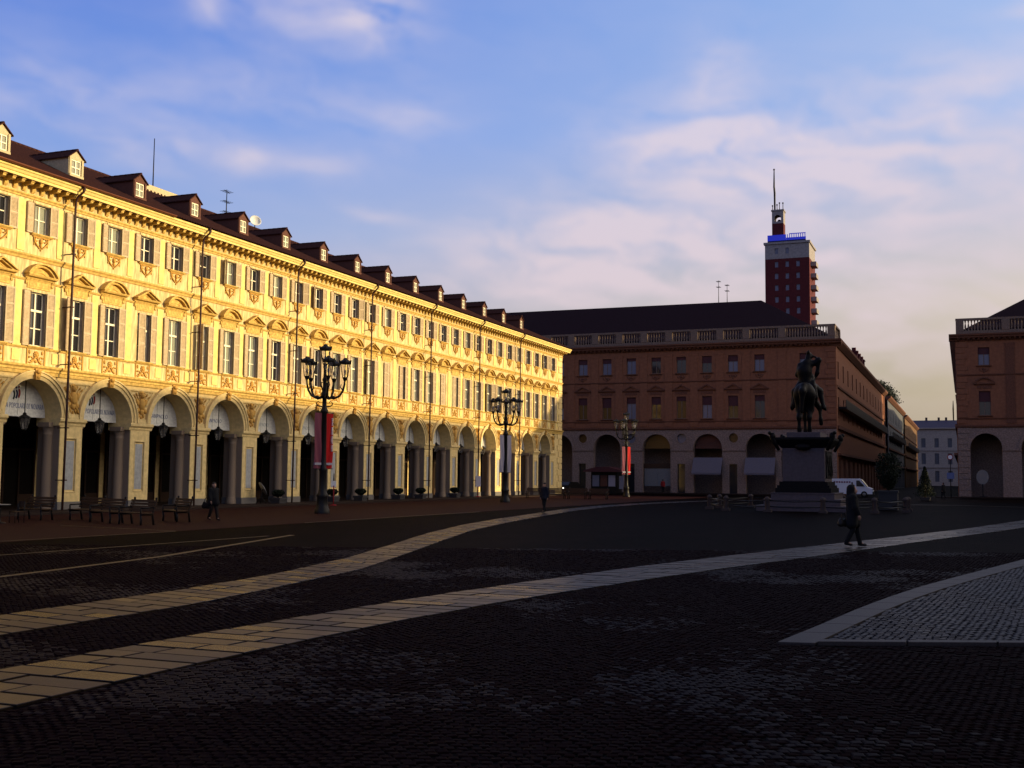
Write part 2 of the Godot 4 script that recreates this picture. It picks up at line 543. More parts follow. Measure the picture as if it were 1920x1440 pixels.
	M.lamp_glass.transparency = BaseMaterial3D.TRANSPARENCY_ALPHA
	M.lamp_glass.albedo_color.a = 0.13

# ------------------------------------------------------------------ paving
const TRACK_A_U := [[-12.65, 8.0], [-12.6, -6.0], [-12.55, -13.8], [-12.6, -16.5], [-12.95, -19.8], [-13.9, -24.2], [-15.6, -29.9], [-17.5, -36.1], [-19.2, -42.8], [-20.5, -49.5], [-21.8, -57.9], [-23.2, -66.5], [-24.0, -75.5], [-23.9, -86.0], [-22.6, -97.0], [-20.0, -108.0]]
const TRACK_A_L := [[-11.05, 8.0], [-11.05, -6.0], [-10.98, -12.1], [-11.0, -14.6], [-11.35, -17.4], [-12.0, -21.6], [-13.3, -26.2], [-15.0, -31.9], [-16.9, -38.5], [-18.5, -46.0], [-20.2, -55.6], [-21.7, -65.0], [-22.6, -74.5], [-22.6, -85.0], [-21.4, -95.6], [-18.9, -106.5]]
const TRACK_B_U := [[-9.1, 8.0], [-9.1, -4.0], [-9.1, -9.0], [-9.03, -10.5], [-8.9, -12.0], [-8.7, -14.0], [-8.35, -17.0], [-7.8, -20.2], [-6.75, -25.4], [-4.95, -32.6], [-2.6, -41.0], [0.1, -51.5], [3.0, -65.0], [6.0, -82.0]]
const TRACK_B_L := [[-7.55, 8.0], [-7.55, -4.0], [-7.55, -8.8], [-7.5, -10.2], [-7.4, -12.3], [-7.2, -14.5], [-6.8, -17.3], [-6.1, -20.7], [-5.0, -25.4], [-3.3, -31.8], [-0.95, -41.0], [1.8, -51.5], [4.7, -65.0], [7.7, -82.0]]
const ISLAND_OUT := [[-2.17, -14.2], [-1.85, -16.4], [-1.55, -18.6], [-1.22, -20.6], [-0.80, -22.8], [-0.05, -26.0], [1.36, -31.9], [3.2, -39.0], [6.2, -49.0]]
const ISLAND_IN := [[-1.72, -14.3], [-1.43, -16.4], [-1.13, -18.5], [-0.80, -20.5], [-0.38, -22.6], [0.37, -25.8], [1.78, -31.6], [3.62, -38.7], [6.6, -48.8]]

func v2(a: Array) -> Vector2:
	return Vector2(a[0], a[1])

# point a share t of the way along a polyline, by length
func along(line: Array, t: float) -> Vector2:
	var total := 0.0
	for i in line.size() - 1: total += v2(line[i]).distance_to(v2(line[i + 1]))
	var want := t * total
	for i in line.size() - 1:
		var l := v2(line[i]).distance_to(v2(line[i + 1]))
		if want <= l or i == line.size() - 2: return v2(line[i]).lerp(v2(line[i + 1]), want / l)
		want -= l
	return v2(line[0])

# flat stone with bevelled rim between four ground points (in order round it)
func flagstone(st: SurfaceTool, c: Array, top: float, gap: float, bev: float) -> void:
	var o: Array[Vector3] = []; var n: Array[Vector3] = []; var b: Array[Vector3] = []
	for i in 4:
		var p: Vector2 = c[i]
		var d: Vector2 = (c[(i + 1) % 4] - p).normalized() + (c[(i + 3) % 4] - p).normalized()
		var q: Vector2 = p + d * gap; var r: Vector2 = p + d * (gap + bev)
		o.append(Vector3(q.x, top - bev * 0.5, q.y)); n.append(Vector3(r.x, top, r.y)); b.append(Vector3(q.x, top - 0.08, q.y))
	quad(st, n[0], n[1], n[2], n[3])
	for i in 4:
		var j := (i + 1) % 4
		quad(st, o[i], o[j], n[j], n[i])
		quad(st, b[i], b[j], o[j], o[i])

func x_at(line: Array, z: float) -> float:
	for i in line.size() - 1:
		if z <= line[i][1] and z >= line[i + 1][1]:
			return lerpf(line[i][0], line[i + 1][0], (z - line[i][1]) / (line[i + 1][1] - line[i][1]))
	return INF

# between two lines that both run away along -z
func in_strip(p: Vector2, left: Array, right: Array, grow: float) -> bool:
	return p.x > x_at(left, p.y) - grow and p.x < x_at(right, p.y) + grow

func make_ground() -> void:
	# tone and relief of the setts where they are too far off to tell apart
	var n := 512; var per := 20
	var hgt := Image.create(n, n, false, Image.FORMAT_RGBA8); var tone := Image.create(n, n, false, Image.FORMAT_L8)
	var jit := []
	for i in per * per: jit.append([rng.randf(), rng.randf()])
	for y in n:
		var row := y * per / n
		var fy := fposmod(float(y) * per / n, 1.0)
		for x in n:
			var ux := fposmod(float(x) * per / n + (0.5 if row % 2 else 0.0), per)
			var j: Array = jit[row * per + int(ux) % per]
			var fx := fposmod(ux, 1.0)
			var e := minf(minf(fx, 1.0 - fx), minf(fy, 1.0 - fy))
			var v: float = smoothstep(0.02, 0.22, e) * (0.75 + 0.25 * j[0])
			hgt.set_pixel(x, y, Color(v, v, v)); tone.set_pixel(x, y, Color.from_hsv(0, 0, (0.55 + 0.45 * j[1]) * (0.45 + 0.55 * smoothstep(0.02, 0.12, e))))
	hgt.bump_map_to_normal_map(4.0)
	var g := mat(lin(0.0125, 0.0052, 0.0062), 0.65)
	g.metallic_specular = 0.055
	g.albedo_texture = ImageTexture.create_from_image(tone)
	g.normal_enabled = true; g.normal_texture = ImageTexture.create_from_image(hgt); g.normal_scale = 0.7
	g.uv1_triplanar = true; g.uv1_world_triplanar = true; g.uv1_scale = Vector3.ONE / 2.1
	g.detail_enabled = true; g.detail_albedo = mottle("patches", 77, 0.02, 5, 0.35); g.detail_blend_mode = BaseMaterial3D.BLEND_MODE_MUL; g.detail_uv_layer = BaseMaterial3D.DETAIL_UV_2
	var st := surf()
	var s := 1500.0
	for c in [[-s, -s], [s, -s], [s, s], [-s, -s], [s, s], [-s, s]]:
		st.set_uv2(Vector2(c[0], c[1]) / 38.0)
		st.add_vertex(Vector3(c[0], 0, c[1]))
	var ground := ground_piece("ground", done(st, g))

	make_setts(ground)
	make_track("stone_wheel_track", TRACK_A_U, TRACK_A_L, 0.40)
	make_track("stone_wheel_track", TRACK_B_U, TRACK_B_L, 0.40)

	# border of the traffic island on the right: long pale kerb slabs, flush
	var island := ground_piece("island_kerb", null)
	for i in 34:
		var a := along(ISLAND_OUT, i / 34.0); var b := along(ISLAND_OUT, (i + 1) / 34.0); var c := along(ISLAND_IN, (i + 1) / 34.0); var d := along(ISLAND_IN, i / 34.0)
		var k := surf(); flagstone(k, [a, b, c, d], 0.03, 0.008, 0.008)
		part(island, "kerb_slab", done(k, M.kerb))
	for i in 9:
		var x := -1.70 + i * 1.02
		var z := -14.30 - (x + 1.7) * 0.42
		var k := surf(); flagstone(k, [Vector2(x, z), Vector2(x + 1.0, z - 0.42), Vector2(x + 1.0, z - 0.64), Vector2(x, z - 0.22)], 0.05, 0.006, 0.01)
		part(island, "kerb_slab", done(k, M.kerb))
	# thin stone lines let into the paving on the left
	var lines := ground_piece("paving_lines", null)
	for l in [[[-17.13, -16.7], [-17.99, -22.4], [-20.73, -32.5], 0.20], [[-17.0, -6.0], [-17.05, -11.0], [-17.13, -16.7], 0.20], [[-21.7, -15.0], [-21.6, -21.0], [-21.05, -31.6], 0.14], [[-26.0, -20.0], [-25.9, -25.2], [-25.46, -32.5], 0.13],
			[[-25.5, -32.6], [-28.7, -33.3], [-31.9, -33.9], 0.10], [[-25.6, -41.0], [-25.55, -50.0], [-25.5, -59.3], 0.15], [[-9.0, -96.0], [-1.0, -99.0], [9.0, -92.0], 0.4]]:
		for i in 2:
			var a := v2(l[i]); var b := v2(l[i + 1]); var w: Vector2 = (b - a).orthogonal().normalized() * l[3] * 0.5
			var m := int(ceil(a.distance_to(b) / 1.2))
			for j in m:
				var p := a.lerp(b, float(j) / m); var q := a.lerp(b, float(j + 1) / m)
				var k := surf(); flagstone(k, [p - w, q - w, q + w, p + w], 0.018, 0.006, 0.006)
				part(lines, "line_stone", done(k, M.slab[2]))
	# pavements in front of the buildings
	var pm := mat(lin(0.040, 0.027, 0.023), 0.7, "fine", 0.5, 0.3)
	ground_piece("palace_pavement", box_mesh(pm, -51.4, -0.1, -126.5, -40.6, 0.10, 20.0))
	ground_piece("north_pavement_west", box_mesh(pm, -60.0, -0.1, -145.2, -11.8, 0.13, -141.8))
	ground_piece("north_pavement_east", box_mesh(pm, -3.2, -0.1, -145.2, 42.0, 0.13, -141.8))
	# reddish terrace in front of the palace
	var red := mat(lin(0.034, 0.011, 0.010), 0.7, "fine", 0.5, 0.5)
	red.metallic_specular = 0.1; pm.metallic_specular = 0.12
	ground_piece("terrace_paving", box_mesh(red, -40.55, -0.1, -123.0, -25.62, 0.008, 10.0))

func sett_mesh(m: Material, seed_: int) -> ArrayMesh:
	var r := RandomNumberGenerator.new(); r.seed = seed_
	var st := surf()
	var a := 0.047; var b := 0.034
	var o := []; var t := []; var d := []
	for c in [[-1, -1], [1, -1], [1, 1], [-1, 1]]:
		var jx := r.randf_range(0.86, 1.04); var jz := r.randf_range(0.86, 1.04)
		d.append(Vector3(c[0] * a * jx, -0.02, c[1] * a * jz)); o.append(Vector3(c[0] * a * jx, 0.005, c[1] * a * jz)); t.append(Vector3(c[0] * b * jx, 0.011 + r.randf_range(-0.002, 0.002), c[1] * b * jz))
	quad(st, t[0], t[1], t[2], t[3])
	for i in 4:
		var j := (i + 1) % 4
		quad(st, o[i], o[j], t[j], t[i]); quad(st, d[i], d[j], o[j], o[i])
	return done(st, m)

func make_setts(ground: Node3D) -> void:
	# small stone setts laid in wavy courses: the nearest singly, the rest as one mass
	var cols := [lin(0.0092, 0.0038, 0.0045), lin(0.0078, 0.0034, 0.0044), lin(0.0106, 0.0045, 0.0048), lin(0.0080, 0.0038, 0.0050)]
	var mats := []
	for i in 4: mats.append(mat(cols[i], [0.62, 0.58, 0.7, 0.48][i], "fine", 2.5, 0.4))
	for m in mats: m.metallic_specular = 0.05
	mats[3].metallic_specular = 0.075
	var pale := [mat(lin(0.019, 0.016, 0.020), 0.42, "fine", 2.5, 0.4), mat(lin(0.014, 0.012, 0.016), 0.36, "fine", 2.5, 0.4)]
	for m in pale: m.metallic_specular = 0.12
	var lists := [[], [], [], [], [], []]
	var spots := []
	var look := Vector2(-sin(deg_to_rad(21.7)), -cos(deg_to_rad(21.7))); var side := Vector2(-look.y, look.x)
	var p := 0.098
	var wet := make_noise(9, 0.16, 3)
	for j in range(46, 326):
		var dist := j * p
		var half := dist * 0.60 + 0.8
		var m := int(half / p)
		for i in range(-m, m + 1):
			var u := (i + (0.5 if j % 2 else 0.0)) * p + rng.randf_range(-0.012, 0.012)
			var arc := (fposmod(u / 2.3 + 0.5, 1.0) - 0.5) * 0.6
			var q: Vector2 = look * (dist + arc * arc * 0.9 + rng.randf_range(-0.012, 0.012)) + side * u
			if in_strip(q, TRACK_A_U, TRACK_A_L, 0.03) or in_strip(q, TRACK_B_U, TRACK_B_L, 0.03): continue
			var on_kerb := in_strip(q, ISLAND_OUT, ISLAND_IN, 0.03)
			if on_kerb: continue
			if q.x < -25.5: continue
			var zl := -14.30 - (q.x + 1.7) * 0.42
			var inside := q.y < zl - 0.25 and q.x > x_at(ISLAND_IN, q.y)
			if q.y > zl - 0.25 and q.y < zl + 0.03 and q.x > -1.75: continue
			var b := Basis(Vector3.UP, rng.randf_range(-0.10, 0.10) + deg_to_rad(21.7) - arc * 0.95) * Basis(Vector3.RIGHT, rng.randf_range(-0.05, 0.05)) * Basis(Vector3.BACK, rng.randf_range(-0.05, 0.05))
			var tr := Transform3D(b, Vector3(q.x, rng.randf_range(-0.004, 0.004) + (0.012 if inside else 0.0), q.y))
			var damp := wet.get_noise_2d(q.x, q.y) + rng.randf_range(-0.24, 0.24)
			var kind := rng.randi_range(4, 5) if inside else (3 if damp > 0.30 else (rng.randi_range(0, 1) if damp < -0.1 else rng.randi_range(0, 2)))
			b = b.scaled(Vector3(rng.randf_range(0.8, 1.05), 1.0, rng.randf_range(0.8, 1.05)))
			tr.basis = b
			spots.append([dist * dist * (1.0 + pow(u / dist, 2.0)), kind, tr, absf(u) / dist])
	var meshes := []
	for i in 6: meshes.append(sett_mesh(mats[i] if i < 4 else pale[i - 4], 40 + i))
	var singles := []
	for e in spots:
		if e[0] > 39.0 and e[3] < 0.49 and singles.size() < 300: singles.append(e)
		else: lists[e[1]].append(e[2])
	for e in singles:
		var o := part(ground, "sett", meshes[e[1]])
		o.transform = e[2]
	for i in 6:
		var mm := MultiMesh.new()
		mm.transform_format = MultiMesh.TRANSFORM_3D
		mm.mesh = meshes[i]
		mm.instance_count = lists[i].size()
		for k in lists[i].size(): mm.set_instance_transform(k, lists[i][k])
		var mi := MultiMeshInstance3D.new()
		mi.multimesh = mm
		mi.name = "sett_paving"
		ground.add_child(mi, true)
		mi.set_meta("kind", "stuff")

func make_track(called: String, up: Array, low: Array, row: float) -> void:
	var root := ground_piece(called, null)
	var len_ := 0.0
	for i in up.size() - 1: len_ += v2(up[i]).distance_to(v2(up[i + 1]))
	var rows := int(len_ / row)
	var rest := [surf(), surf(), surf(), surf()]
	var single := 0
	var split := 0.5
	for i in rows:
		var t0 := float(i) / rows; var t1 := float(i + 1) / rows
		var a := along(up, t0); var b := along(up, t1); var c := along(low, t1); var d := along(low, t0)
		split = fposmod(split + rng.randf_range(0.17, 0.33), 0.42) + 0.29
		for h in 2:
			var f0 := 0.0 if h == 0 else split; var f1 := split if h == 0 else 1.0
			var corners := [a.lerp(d, f0), b.lerp(c, f0), b.lerp(c, f1), a.lerp(d, f1)]
			var tone: int = [0, 0, 1, 2, 2, 1, 3][rng.randi_range(0, 6)]
			var top := 0.022 + rng.randf_range(-0.005, 0.005)
			if a.y < -5.0 and single < 300:
				single += 1
				var st := surf(); flagstone(st, corners, top, 0.019, 0.010)
				part(root, "slab", done(st, M.slab[tone]))
			else:
				flagstone(rest[tone], corners, top, 0.019, 0.010)
	for i in 4:
		var o := part(root, "far_slabs", done(rest[i], M.slab[i]))
		o.set_meta("kind", "stuff")

# ------------------------------------------------------------------ the sunlit arcaded palace
# built facing +z with x to the right, then turned so that it faces east
func shutter_mesh(h: float, m: Material) -> ArrayMesh:
	return cached("shutter%.2f%d" % [h, m.get_instance_id()], func():
		var st := surf(); var w := 0.53
		var rails := [0.0, h * 0.36, h * 0.68, h - 0.09] if h > 2.0 else [0.0, h * 0.48, h - 0.08]
		cbox(st, 0, 0, 0, 0.07, h, 0.04, 0.006); cbox(st, w - 0.07, 0, 0, w, h, 0.04, 0.006)
		for y in rails: cbox(st, 0.07, y, 0, w - 0.07, y + 0.09, 0.038, 0.005)
		var y := 0.1
		while y < h - 0.1:
			var hit := false
			for r in rails:
				if y + 0.05 > r and y < r + 0.09: hit = true
			if not hit: box(st, 0.07, -0.03, -0.004, w - 0.07, 0.03, 0.004, Transform3D(Basis(Vector3.RIGHT, 1.15), Vector3(0, y + 0.03, 0.018)))
			y += 0.062
		box(st, 0.05, 0.02, 0.010, w - 0.05, h - 0.02, 0.014)
		return done(st, m))

func casement_mesh(w: float, h: float, transoms: Array) -> ArrayMesh:
	return cached("casement%.2f%.2f" % [w, h], func():
		var st := surf()
		cbox(st, -w / 2, 0, -0.05, -w / 2 + 0.06, h, 0.02, 0.006); cbox(st, w / 2 - 0.06, 0, -0.05, w / 2, h, 0.02, 0.006)
		cbox(st, -w / 2 + 0.06, 0, -0.05, w / 2 - 0.06, 0.07, 0.018, 0.006); cbox(st, -w / 2 + 0.06, h - 0.06, -0.05, w / 2 - 0.06, h, 0.018, 0.006)
		cbox(st, -0.045, 0.07, -0.05, 0.045, h - 0.06, 0.03, 0.008)
		for t in transoms: cbox(st, -w / 2 + 0.06, t[0] - t[1] / 2, -0.05, w / 2 - 0.06, t[0] + t[1] / 2, 0.024 if t[1] < 0.08 else 0.06, 0.006)
		return done(st, M.joinery))

func arc_pts(cx: float, cy: float, r: float, a0: float, a1: float, n: int) -> PackedVector2Array:
	var p := PackedVector2Array()
	for i in n + 1:
		var a := lerpf(a0, a1, float(i) / n)
		p.append(Vector2(cx + cos(a) * r, cy + sin(a) * r))
	return p

func ring(st: SurfaceTool, cx: float, cy: float, r0: float, r1: float, a0: float, a1: float, n: int, z0: float, z1: float) -> void:
	var p := arc_pts(cx, cy, r0, a0, a1, n)
	var q := arc_pts(cx, cy, r1, a0, a1, n)
	q.reverse()
	p.append_array(q)
	extrude(st, p, z0, z1)

func pediment_mesh(round_: bool) -> ArrayMesh:
	return cached("pediment%s" % round_, func():
		var st := surf()
		box(st, -0.78, -0.62, 0, 0.78, -0.16, 0.045)
		box(st, -0.66, -0.52, 0.045, 0.66, -0.26, 0.06)
		moulding(st, [[0, -0.16], [0.10, -0.16], [0.13, -0.09], [0.31, -0.05], [0.36, 0.03], [0.36, 0.05], [0, 0.05]], -0.98, 0.98)
		if round_:
			var r := 1.14; var cy := -0.50; var a := asin(0.56 / r)
			ring(st, 0, cy, r - 0.15, r, a, PI - a, 18, 0, 0.25)
			ring(st, 0, cy, r - 0.03, r + 0.05, a, PI - a, 18, 0, 0.38)
			var p := arc_pts(0, cy, r - 0.15, a + 0.02, PI - a - 0.02, 14)
			extrude(st, p, 0, 0.06)
			ring(st, 0, cy, r - 0.42, r - 0.36, a + 0.25, PI - a - 0.25, 12, 0.06, 0.10)
		else:
			for s in [-1.0, 1.0]:
				extrude(st, PackedVector2Array([Vector2(s * 1.02, 0.05), Vector2(s * 0.80, 0.05), Vector2(0, 0.43), Vector2(0, 0.56)]), 0, 0.25)
				extrude(st, PackedVector2Array([Vector2(s * 1.06, 0.05), Vector2(s * 0.98, 0.05), Vector2(0, 0.52), Vector2(0, 0.60)]), 0, 0.38)
				extrude(st, PackedVector2Array([Vector2(s * 0.5, 0.12), Vector2(s * 0.40, 0.12), Vector2(0, 0.30), Vector2(0, 0.36)]), 0.05, 0.09)
			extrude(st, PackedVector2Array([Vector2(-0.8, 0.05), Vector2(0.8, 0.05), Vector2(0, 0.43)]), 0, 0.06)
		return done(st, M.trim))

func console_mesh() -> ArrayMesh:
	return cached("console", func():
		var st := surf()
		moulding(st, [[0, -0.30], [0.06, -0.30], [0.10, -0.24], [0.07, -0.14], [0.14, -0.05], [0.17, 0.0], [0, 0.0]], -0.07, 0.07)
		return done(st, M.trim))

func modillion_mesh() -> ArrayMesh:
	return cached("modillion", func():
		var st := surf()
		moulding(st, [[0, -0.46], [0.05, -0.45], [0.11, -0.36], [0.15, -0.20], [0.30, -0.17], [0.50, -0.19], [0.60, -0.15], [0.62, -0.07], [0.60, 0.0], [0, 0.0]], -0.10, 0.10)
		box(st, -0.115, -0.06, 0, 0.115, 0.0, 0.66)
		return done(st, M.trim))

# rosette with scrolls under the tall windows
func rosette_mesh() -> ArrayMesh:
	return cached("rosette", func():
		var st := surf()
		box(st, -0.62, -0.40, 0, -0.55, 0.40, 0.05); box(st, 0.55, -0.40, 0, 0.62, 0.40, 0.05)
		for k in 9:
			var a := TAU * k / 9
			ball(st, Vector3(cos(a) * 0.13, 0.10 + sin(a) * 0.15, 0.03), Vector3(0.055, 0.055, 0.06), 6, 4)
		ball(st, Vector3(0, 0.10, 0.03), Vector3(0.09, 0.12, 0.09), 8, 5)
		for s in [-1.0, 1.0]:
			var pts := []
			for k in 13:
				var a := PI * 0.2 + k * 0.42; var r := 0.17 - k * 0.011
				pts.append(Vector3(s * (0.33 + cos(a) * r), -0.16 + sin(a) * r, 0.035))
			tube(st, pts, [0.05, 0.045, 0.04, 0.035, 0.03], 5)
			tube(st, [Vector3(s * 0.08, -0.05, 0.03), Vector3(s * 0.18, -0.22, 0.04), Vector3(s * 0.34, -0.33, 0.04), Vector3(s * 0.5, -0.30, 0.03)], [0.05, 0.045, 0.04, 0.02], 5)
			ball(st, Vector3(s * 0.42, 0.22, 0.02), Vector3(0.07, 0.11, 0.05), 6, 4)
		ball(st, Vector3(0, -0.24, 0.03), Vector3(0.10, 0.08, 0.06), 7, 4)
		return done(st, M.carved))

# hanging ornament under the upper windows
func swag_mesh() -> ArrayMesh:
	return cached("swag", func():
		var st := surf()
		moulding(st, [[0, -0.05], [0.05, -0.05], [0.08, 0.0], [0.08, 0.04], [0, 0.04]], -0.56, 0.56)
		for s in [-1.0, 1.0]:
			var pts := []
			for k in 12:
				var a := PI * 0.75 - k * 0.45; var r := 0.15 - k * 0.009
				pts.append(Vector3(s * (0.27 + cos(a) * r), -0.17 + sin(a) * r, 0.04))
			tube(st, pts, [0.045, 0.04, 0.035, 0.03], 5)
			tube(st, [Vector3(s * 0.48, -0.05, 0.03), Vector3(s * 0.44, -0.28, 0.05), Vector3(s * 0.28, -0.44, 0.05), Vector3(s * 0.06, -0.60, 0.04)], [0.04, 0.05, 0.045, 0.03], 5)
			ball(st, Vector3(s * 0.46, -0.40, 0.02), Vector3(0.035, 0.09, 0.04), 5, 4)
		ball(st, Vector3(0, -0.22, 0.05), Vector3(0.11, 0.15, 0.09), 8, 5)
		ball(st, Vector3(0, -0.45, 0.04), Vector3(0.08, 0.13, 0.07), 7, 5)
		ball(st, Vector3(0, -0.66, 0.03), Vector3(0.045, 0.07, 0.05), 6, 4)
		return done(st, M.carved))

# trophy of arms carved between the arches
func trophy_mesh(kind: int) -> ArrayMesh:
	return cached("trophy%d" % kind, func():
		var st := surf()
		var r := RandomNumberGenerator.new(); r.seed = 60 + kind
		ball(st, Vector3(0, 0.08, 0.04), Vector3(0.23, 0.36, 0.16), 9, 6)
		ball(st, Vector3(0, -0.34, 0.03), Vector3(0.17, 0.20, 0.11), 8, 5)
		ball(st, Vector3(0.0, 0.56, 0.06), Vector3(0.15, 0.17, 0.16), 8, 5)
		ball(st, Vector3(-0.03, 0.74, 0.04), Vector3(0.19, 0.09, 0.08), 7, 4)
		for s in [-1.0, 1.0]:
			var tilt := 0.62 if kind != 1 else 0.35
			for k in 3:
				var a: float = tilt + (k - 1) * 0.28 + r.randf_range(-0.05, 0.05)
				var d := Vector3(sin(a) * s, cos(a), 0)
				tube(st, [Vector3(-s * 0.04, -0.1, 0.03) - d * (0.75 if kind == 0 else 0.35), d * (0.72 + 0.06 * k)], [0.028, 0.032], 5)
				ball(st, d * (0.70 + 0.06 * k) + Vector3(0, 0, 0.03), Vector3(0.05, 0.11, 0.05), 6, 4, Basis(Vector3.BACK, -a * s))
			ball(st, Vector3(s * 0.34, 0.18, 0.02), Vector3(0.14, 0.22, 0.07), 7, 4, Basis(Vector3.BACK, -0.5 * s))
			ball(st, Vector3(s * 0.30, -0.30, 0.02), Vector3(0.12, 0.18, 0.07), 7, 4, Basis(Vector3.BACK, 0.6 * s))
			ball(st, Vector3(s * 0.18, -0.58, 0.02), Vector3(0.09, 0.12, 0.06), 6, 4)
		ball(st, Vector3(0, -0.72, 0.02), Vector3(0.06, 0.14, 0.06), 6, 4)
		if kind == 0:
			tube(st, [Vector3(-0.66, 0.62, 0.06), Vector3(0.52, -0.86, 0.06)], [0.055, 0.07], 6)
			ball(st, Vector3(0.05, -0.08, 0.10), Vector3(0.20, 0.20, 0.09), 9, 5)
		return done(st, M.carved))

func pier_meshes() -> Dictionary:
	var d := {}
	var w := 1.6; var dep := 1.45
	var st := surf()
	box(st, -0.04, 0.0, -dep - 0.04, w + 0.04, 0.50, 0.05)
	d.plinth = done(st, M.plinth)
	st = surf()
	box(st, 0, 0.5, -dep, w, 4.45, -0.07)
	# raised frame round a sunk panel
	box(st, 0, 0.5, -0.07, 0.34, 4.45, 0); box(st, w - 0.34, 0.5, -0.07, w, 4.45, 0)
	box(st, 0.34, 0.5, -0.07, w - 0.34, 0.95, 0); box(st, 0.34, 3.86, -0.07, w - 0.34, 4.45, 0)
	for f in [[0.34, 0.95, 0.42, 3.86], [w - 0.42, 0.95, w - 0.34, 3.86], [0.42, 0.95, w - 0.42, 1.03], [0.42, 3.78, w - 0.42, 3.86]]:
		cbox(st, f[0], f[1], -0.07, f[2], f[3], 0.03, 0.025)
	d.shaft = done(st, M.pier)
	d.panel = box_mesh(M.marble, 0.50, 1.12, -0.069, w - 0.50, 3.68, -0.045)
	st = surf()
	moulding(st, [[-dep, 4.45], [0.02, 4.45], [0.05, 4.52], [0.05, 4.58], [0.12, 4.66], [0.16, 4.68], [0.16, 4.80], [0.12, 4.85], [-dep, 4.85]], -0.16, w + 0.16)
	d.cap = done(st, M.pier)
	st = surf()
	lathe(st, [[0.37, 0.10], [0.37, 0.30], [0.34, 0.34], [0.36, 0.42], [0.31, 0.50], [0.30, 0.6], [0.295, 2.2], [0.265, 3.95], [0.29, 4.0], [0.27, 4.05], [0.265, 4.15], [0.34, 4.3], [0.36, 4.38]], 16)
	box(st, -0.38, 4.38, -0.38, 0.38, 4.62, 0.38)
	d.column = done(st, M.granite)
	st = surf(); box(st, -0.014, 0.5, -dep, -0.001, 4.45, -0.05)
	d.jamb_left = done(st, M.granite)
	st = surf(); box(st, w + 0.001, 0.5, -dep, w + 0.014, 4.45, -0.05)
	d.jamb_right = done(st, M.granite)
	return d

func window_of(parent: Node3D, x: float, y: float, w: float, h: float, tall: bool, state: int) -> void:
	var tr := [[h * 0.66, 0.11], [h * 0.33, 0.05]] if tall else [[h * 0.5, 0.05]]
	var f := part(parent, "window", casement_mesh(w, h, tr), Vector3(x, y, -0.20))
	var gm: Material = M.glass if state % 3 != 1 else M.curtain
	part(f, "pane", cached("pane%.2f%d" % [h, gm.get_instance_id()], func(): return box_mesh(gm, -w / 2 + 0.05, 0.05, -0.045, w / 2 - 0.05, h - 0.05, -0.03)))
	part(f, "reveal", cached("reveal%.2f" % h, func():
		var st := surf()
		box(st, -w / 2 + 0.001, 0.0, 0.02, -w / 2 + 0.012, h, 0.185); box(st, w / 2 - 0.012, 0.0, 0.02, w / 2 - 0.001, h, 0.185); box(st, -w / 2 + 0.012, h - 0.012, 0.02, w / 2 - 0.012, h - 0.001, 0.185)
		return done(st, M.reveal)))
	var sm := shutter_mesh(h + 0.06, M.shutter)
	# leaves fold back against the wall, a hand's breadth off it
	var lo := 0.0; var ro := 0.0
	if state == 3: lo = PI - 0.06                 # left leaf shut
	elif state == 4: lo = 1.35                    # left leaf half open
	elif state == 5: lo = PI - 0.05; ro = PI - 0.05
	else:
		lo = rng.randf_range(0.02, 0.14); ro = rng.randf_range(0.02, 0.14)
		if rng.randf() < 0.16: lo = rng.randf_range(0.25, 0.8)
		if rng.randf() < 0.10: ro = rng.randf_range(0.2, 0.5)
	var zl := 0.27
	part(f, "shutter", sm, Vector3(-w / 2, -0.03, zl), Vector3(0, PI + lo, 0))
	part(f, "shutter", sm, Vector3(w / 2, -0.03, zl), Vector3(0, -ro, 0))

